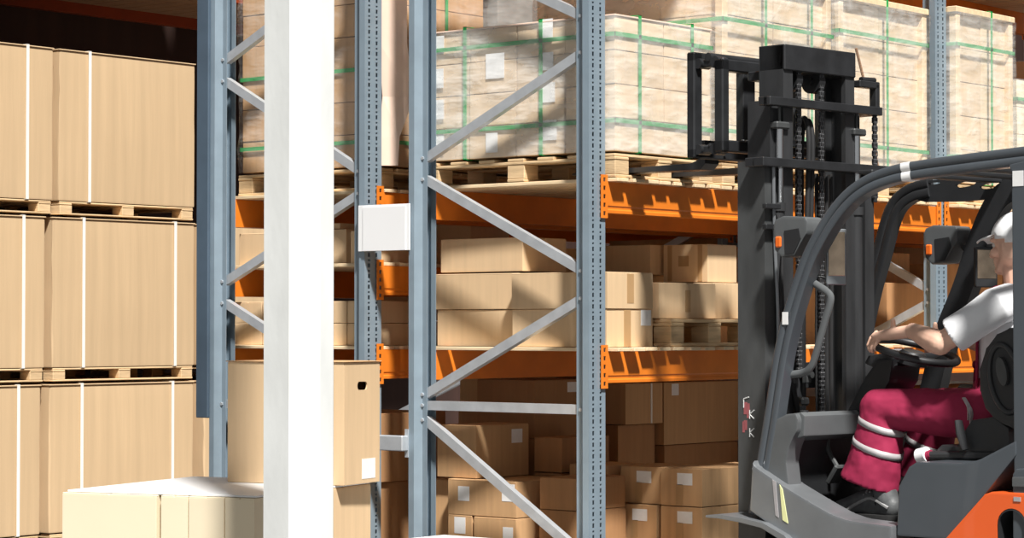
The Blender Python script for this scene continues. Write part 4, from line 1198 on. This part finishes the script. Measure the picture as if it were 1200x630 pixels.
# head
limb(b, [HC + V((-.01, 0, -.02)), HC + V((-.008, 0, .05))], [(.085, .072), (.084, .070)], 20)
ellipsoid(b, HC + V((-.005, 0, .035)), (.098, .076, .092))
limb(b, [HC + V((.02, 0, -.045)), HC + V((.058, 0, -.085))], [(.05, .06), (.028, .034)], 16)   # jaw and chin
limb(b, [HC + V((.062, 0, .0)), HC + V((.072, 0, -.055))], [(.03, .045), (.024, .032)], 14)       # face plane
limb(b, [HC + V((.086, 0, .012)), HC + V((.112, 0, -.032))], [(.009, .009), (.013, .014)], 10)   # nose
ellipsoid(b, HC + V((.102, 0, -.034)), (.014, .019, .010), u=12, v=8)
ellipsoid(b, HC + V((.088, 0, -.060)), (.013, .022, .0065), u=12, v=8)
ellipsoid(b, HC + V((.085, 0, -.071)), (.013, .020, .0068), u=12, v=8)
ellipsoid(b, HC + V((.080, 0, -.093)), (.018, .022, .016), u=12, v=8)
for s in (1, -1):
    ellipsoid(b, HC + V((.075, .032 * s, .026)), (.022, .026, .010), u=12, v=8)          # brow
    ellipsoid(b, HC + V((.066, .040 * s, -.022)), (.026, .022, .020), u=12, v=8)         # cheek
    ellipsoid(b, HC + V((-.005, .076 * s, -.008)), (.019, .009, .031), M.Rotation(R(-12), 4, 'Y'), 12, 8)
    ellipsoid(b, HC + V((.004, .080 * s, -.004)), (.010, .008, .018), u=10, v=8)
# hands gripping the rim: palm, four fingers of unequal length curled over the rim, thumb along it
def hand(wr, ga, sgn):
    g = wpt(ga, .178)
    tan = (wpt(ga + .05, .178) - wpt(ga - .05, .178)).normalized()      # along the rim
    upw = (WRm @ V((0, 0, 1))).normalized()
    out = (g - WC).normalized()
    rad = (g - wr); rad = (rad - tan * rad.dot(tan)).normalized()
    kn = g + upw * .030 - rad * .012                                    # knuckle row centre
    pc = wr.lerp(kn, .55)
    a_, b_ = wr, kn
    limb(b, [wr, wr.lerp(kn, .35), wr.lerp(kn, .7), kn], [(.027, .027), (.026, .031), (.024, .037), (.018, .038)], 14)
    for k, (o, ln) in enumerate(((-.031, .90), (-.0105, 1.04), (.0105, 1.0), (.031, .8))):
        base = kn + tan * o
        p1 = base + (rad * .026 + upw * .004) * ln
        p2 = base + (rad * .040 - upw * .022) * ln
        p3 = base + (rad * .024 - upw * .044) * ln
        limb(b, [base - rad * .01, base, p1, p2, p3], [.0100, .0098, .0092, .0085, .0070], 10)
    tb = wr.lerp(kn, .45) - tan * sgn * .024
    t1 = tb + upw * .024 - tan * sgn * .014 + rad * .008
    t2 = t1 + upw * .030 - tan * sgn * .003 + rad * .008
    limb(b, [tb, t1, t2], [.016, .0125, .0095], 10)
hand(WRL, GA, 1)
hand(WRR, R(-75), -1)
body = remesh(obj('body', b, SKIN, man, 180), .0042, 3)

for s in (1, -1):
    b = B(); ellipsoid(b, HC + V((.078, .031 * s, .008)), (.0115, .012, .0115), u=12, v=8); e = obj('eye', b, EYEW, man, 60)
    b = B(); ellipsoid(b, HC + V((.0875, .032 * s, .008)), (.0035, .0052, .0052), u=10, v=6); obj('iris', b, HAIRM, e, 60)
    b = B(); tube(b, [HC + V((.094, .018 * s, .028)), HC + V((.090, .035 * s, .032)), HC + V((.078, .050 * s, .027))], .0035, 6); obj('eyebrow', b, HAIRM, man)
# short hair under the cap
b = B(); r = bmesh.ops.create_uvsphere(b, u_segments=28, v_segments=18, radius=1)
bmesh.ops.scale(b, vec=(.1015, .0785, .098), verts=b.verts[:]); bmesh.ops.translate(b, vec=HC + V((-.008, 0, .030)), verts=b.verts[:])
for v in [v for v in b.verts if v.co.z < HC.z - .045 or (v.co.x > HC.x + .022 and v.co.z < HC.z + .06)]: b.verts.remove(v)
h = obj('hair', b, HAIRM, man, 180); md = h.modifiers.new('thick', 'SOLIDIFY'); md.thickness = .004
# cap
b = B(); bmesh.ops.create_uvsphere(b, u_segments=36, v_segments=22, radius=1)
bmesh.ops.scale(b, vec=(.112, .090, .110), verts=b.verts[:]); bmesh.ops.translate(b, vec=HC + V((-.008, 0, .030)), verts=b.verts[:])
lowz = lambda v: HC.z + .022 + .28 * (v.co.x - HC.x)
for v in [v for v in b.verts if v.co.z < lowz(v) - .006]: b.verts.remove(v)
cap = obj('cap', b, CAPM, man, 180); md = cap.modifiers.new('cloth', 'SOLIDIFY'); md.thickness = .004
b = B()
rows = []
for i in range(9):
    t = i / 8; x = HC.x + .075 + .083 * t
    ww = .078 * math.sqrt(max(0, 1 - (t * .92) ** 2.4))
    rows.append([b.verts.new((x, ww * (2 * j / 10 - 1), HC.z + .050 - .022 * t - .014 * abs(2 * j / 10 - 1) ** 2)) for j in range(11)])
for i in range(8):
    for j in range(10): b.faces.new((rows[i][j], rows[i][j + 1], rows[i + 1][j + 1], rows[i + 1][j]))
br = obj('cap_brim', b, CAPM, cap, 180); md = br.modifiers.new('cloth', 'SOLIDIFY'); md.thickness = .006; md.offset = 1
b = B(); ellipsoid(b, HC + V((-.008, 0, .141)), (.008, .008, .005), u=10, v=6); obj('cap_button', b, CAPM, cap)

# T-shirt: trunk and short sleeves
b = B()
limb(b, [(-.155, 0, 1.06), (-.165, 0, 1.16), (-.178, 0, 1.29), (-.183, 0, 1.40), (-.183, 0, 1.475)], [(.130, .185), (.122, .175), (.128, .180), (.122, .190), (.088, .150)], 24)
for S_, E_ in ((SHL, ELL), (SHR, ELR)):
    s = 1 if S_.y > 0 else -1
    limb(b, [S_ + V((0, -.11 * s, .028)), S_ + V((0, 0, .004)), S_.lerp(E_, .4), S_.lerp(E_, .78)], [.072, .075, .070, .073], 18, caps=False)
limb(b, [(-.184, 0, 1.47), (-.180, 0, 1.532)], [.088, .068], 20)
remesh(obj('t_shirt', b, SHIRT, man, 180), .007, 5)
b = B(); tube(b, [V((-.178, 0, 1.545)) + V((.064 * cos(a), .064 * sin(a), .014 * -cos(a))) for a in [2 * pi * k / 28 for k in range(28)]], .009, 8, closed=True); obj('collar', b, SHIRT, man, 60)
# overalls: legs, seat, bib and straps
b = B()
limb(b, [(-.15, 0, 1.035), (-.155, 0, 1.08), (-.162, 0, 1.15)], [(.118, .185), (.130, .188), (.130, .184)], 22)
SHIN = ((.372, 1.10, .060, .06, .1), (.368, 1.075, .084, .08, .2), (.356, 1.005, .090, .085, .33), (.368, .92, .100, .09, .36), (.388, .84, .113, .096, .33), (.412, .77, .127, .102, .30))
def leg(H_, K_, A_, hem):
    limb(b, [H_, H_.lerp(K_, .35), H_.lerp(K_, .7), K_ + V((-.005, 0, -.005))], [.105, .098, .088, .083], 18)
    dx = K_.x - .375
    rows = []
    for x, z, hx, hy, sl in SHIN:
        rows.append([b.verts.new((x + dx + hx * cos(a), K_.y + (hem.y - K_.y) * (1.07 - z) / .3 + hy * sin(a), z + sl * hx * cos(a))) for a in [2 * pi * k / 24 for k in range(24)]])
    for i in range(len(rows) - 1):
        for k in range(24): b.faces.new((rows[i][k], rows[i][(k + 1) % 24], rows[i + 1][(k + 1) % 24], rows[i + 1][k]))
    b.faces.new(rows[0]); b.faces.new(rows[-1][::-1])
leg(HIPL, KNL, ANL, ANL + V((.028, .0, .085)))
leg(HIPR, KNR, ANR, ANR + V((.0, 0, .085)))
pants = obj('overalls', b, MAROON, man, 180)
remesh(pants, .008, 5)
md = pants.modifiers.new('folds', 'DISPLACE'); tx = bpy.data.textures.new('folds', 'CLOUDS'); tx.noise_scale = .085; tx.noise_depth = 2
md.texture = tx; md.strength = .016; md.mid_level = .5; md.texture_coords = 'LOCAL'
# trouser openings: cut the hems flat and hollow so the ankle shows
b = B()
bib = []
for i in range(9):
    z = 1.10 + .27 * i / 8
    row = []
    for j in range(9):
        y = (-.125 + .25 * j / 8) * (1 - .15 * i / 8)
        row.append(b.verts.new((-.178 + .141 * math.sqrt(max(0, 1 - (y / .20) ** 2)) + .004, y, z)))
    bib.append(row)
for i in range(8):
    for j in range(8): b.faces.new((bib[i][j], bib[i][j + 1], bib[i + 1][j + 1], bib[i + 1][j]))
o = obj('bib', b, MAROON, man, 180); md = o.modifiers.new('cloth', 'SOLIDIFY'); md.thickness = .006
for s in (1, -1):
    b = B()
    pp = spline([(-.055, .10 * s, 1.36), (-.072, .105 * s, 1.44), (-.105, .105 * s, 1.525), (-.165, .10 * s, 1.560), (-.24, .095 * s, 1.53), (-.30, .08 * s, 1.42), (-.31, .06 * s, 1.25), (-.295, .05 * s, 1.12)], 5)
    sweep(b, pp, [(-.003, -.018), (.003, -.018), (.003, .018), (-.003, .018)], (0, 1, 0)); obj('shoulder_strap', b, MAROON, man)
# reflective bands round the left and right shin
def band(K_, x, z, hx, hy, sl, w):
    n = 36
    b = B(); rr = []
    for h in (-w / 2, w / 2):
        rr.append([b.verts.new((x + K_.x - .375 + (hx + .006) * cos(a), K_.y + (hy + .006) * sin(a), z + h + sl * hx * cos(a))) for a in [2 * pi * k / n for k in range(n)]])
    for k in range(n): b.faces.new((rr[0][k], rr[0][(k + 1) % n], rr[1][(k + 1) % n], rr[1][k]))
    o = obj('reflective_band', b, REFL, man, 180)
    sw = o.modifiers.new('hug', 'SHRINKWRAP'); sw.target = pants; sw.offset = .0045; sw.wrap_method = 'NEAREST_SURFACEPOINT'; sw.wrap_mode = 'ABOVE_SURFACE'
    md = o.modifiers.new('cloth', 'SOLIDIFY'); md.thickness = .0015
for K_ in (KNL, KNR):
    band(K_, .356, 1.005, .090, .085, .35, .028); band(K_, .370, .915, .100, .09, .37, .028)
b = B()
for (x, z) in ((-.09, 1.09), (-.10, 1.075)): tube(b, spline([(x + .03, .205, z + .035), (x + .0, .215, z - .0), (x + .005, .205, z - .05)], 4), .008, 6, ell=(.4, 1.2))
obj('reflective_patch', b, REFL, man)
# socks and shoes
for A_, s in ((ANL, 1), (ANR, -1)):
    b = B(); limb(b, [A_ + V((.0, 0, .12)), A_ + V((.002, 0, .02)), A_ + V((.01, 0, -.02))], [.047, .045, .043], 14); obj('sock', b, SOCKM, man, 60)
    t = b = B()
    z0 = A_.z - .090
    ax, ay = A_.x, A_.y
    limb(b, [(ax - .035, ay, z0 + .055), (ax + .02, ay, z0 + .070), (ax + .09, ay + .002, z0 + .068), (ax + .16, ay + .006, z0 + .050), (ax + .215, ay + .010, z0 + .040)], [(.050, .040), (.062, .042), (.055, .046), (.042, .050), (.032, .042)], 18)
    limb(b, [(ax - .012, ay, z0 + .085), (ax - .004, ay, z0 + .118)], [.050, .050], 16)
    sh = remesh(obj('shoe', b, SHOEM, man, 180), .006, 3)
    b = B()
    ol = [(ax + .092 + .168 * cos(a), ay + .004 + (.050 - .006 * cos(a + .5)) * sin(a)) for a in [2 * pi * k / 30 for k in range(30)]]
    prism(b, ol, 'Z', z0 + .0, z0 + .026, .005); obj('sole', b, SOLEM, sh)
    b = B()
    for k in range(5):
        x = ax + .055 + .030 * k; zz = z0 + .132 - .014 * k
        tube(b, spline([(x, ay - .034, zz - .022), (x + .012, ay, zz), (x + .006, ay + .036, zz - .022)], 4), .0045, 6)
        tube(b, spline([(x + .02, ay - .034, zz - .03), (x + .0, ay, zz), (x - .012, ay + .038, zz - .018)], 4), .0045, 6)
    obj('laces', b, LACEM, sh)
    b = B(); tube(b, spline([(ax - .05, ay + .040, z0 + .055), (ax + .03, ay + .046, z0 + .09), (ax + .10, ay + .050, z0 + .065), (ax + .15, ay + .055, z0 + .035)], 4), .007, 6); obj('side_stripe', b, LACEM, sh)
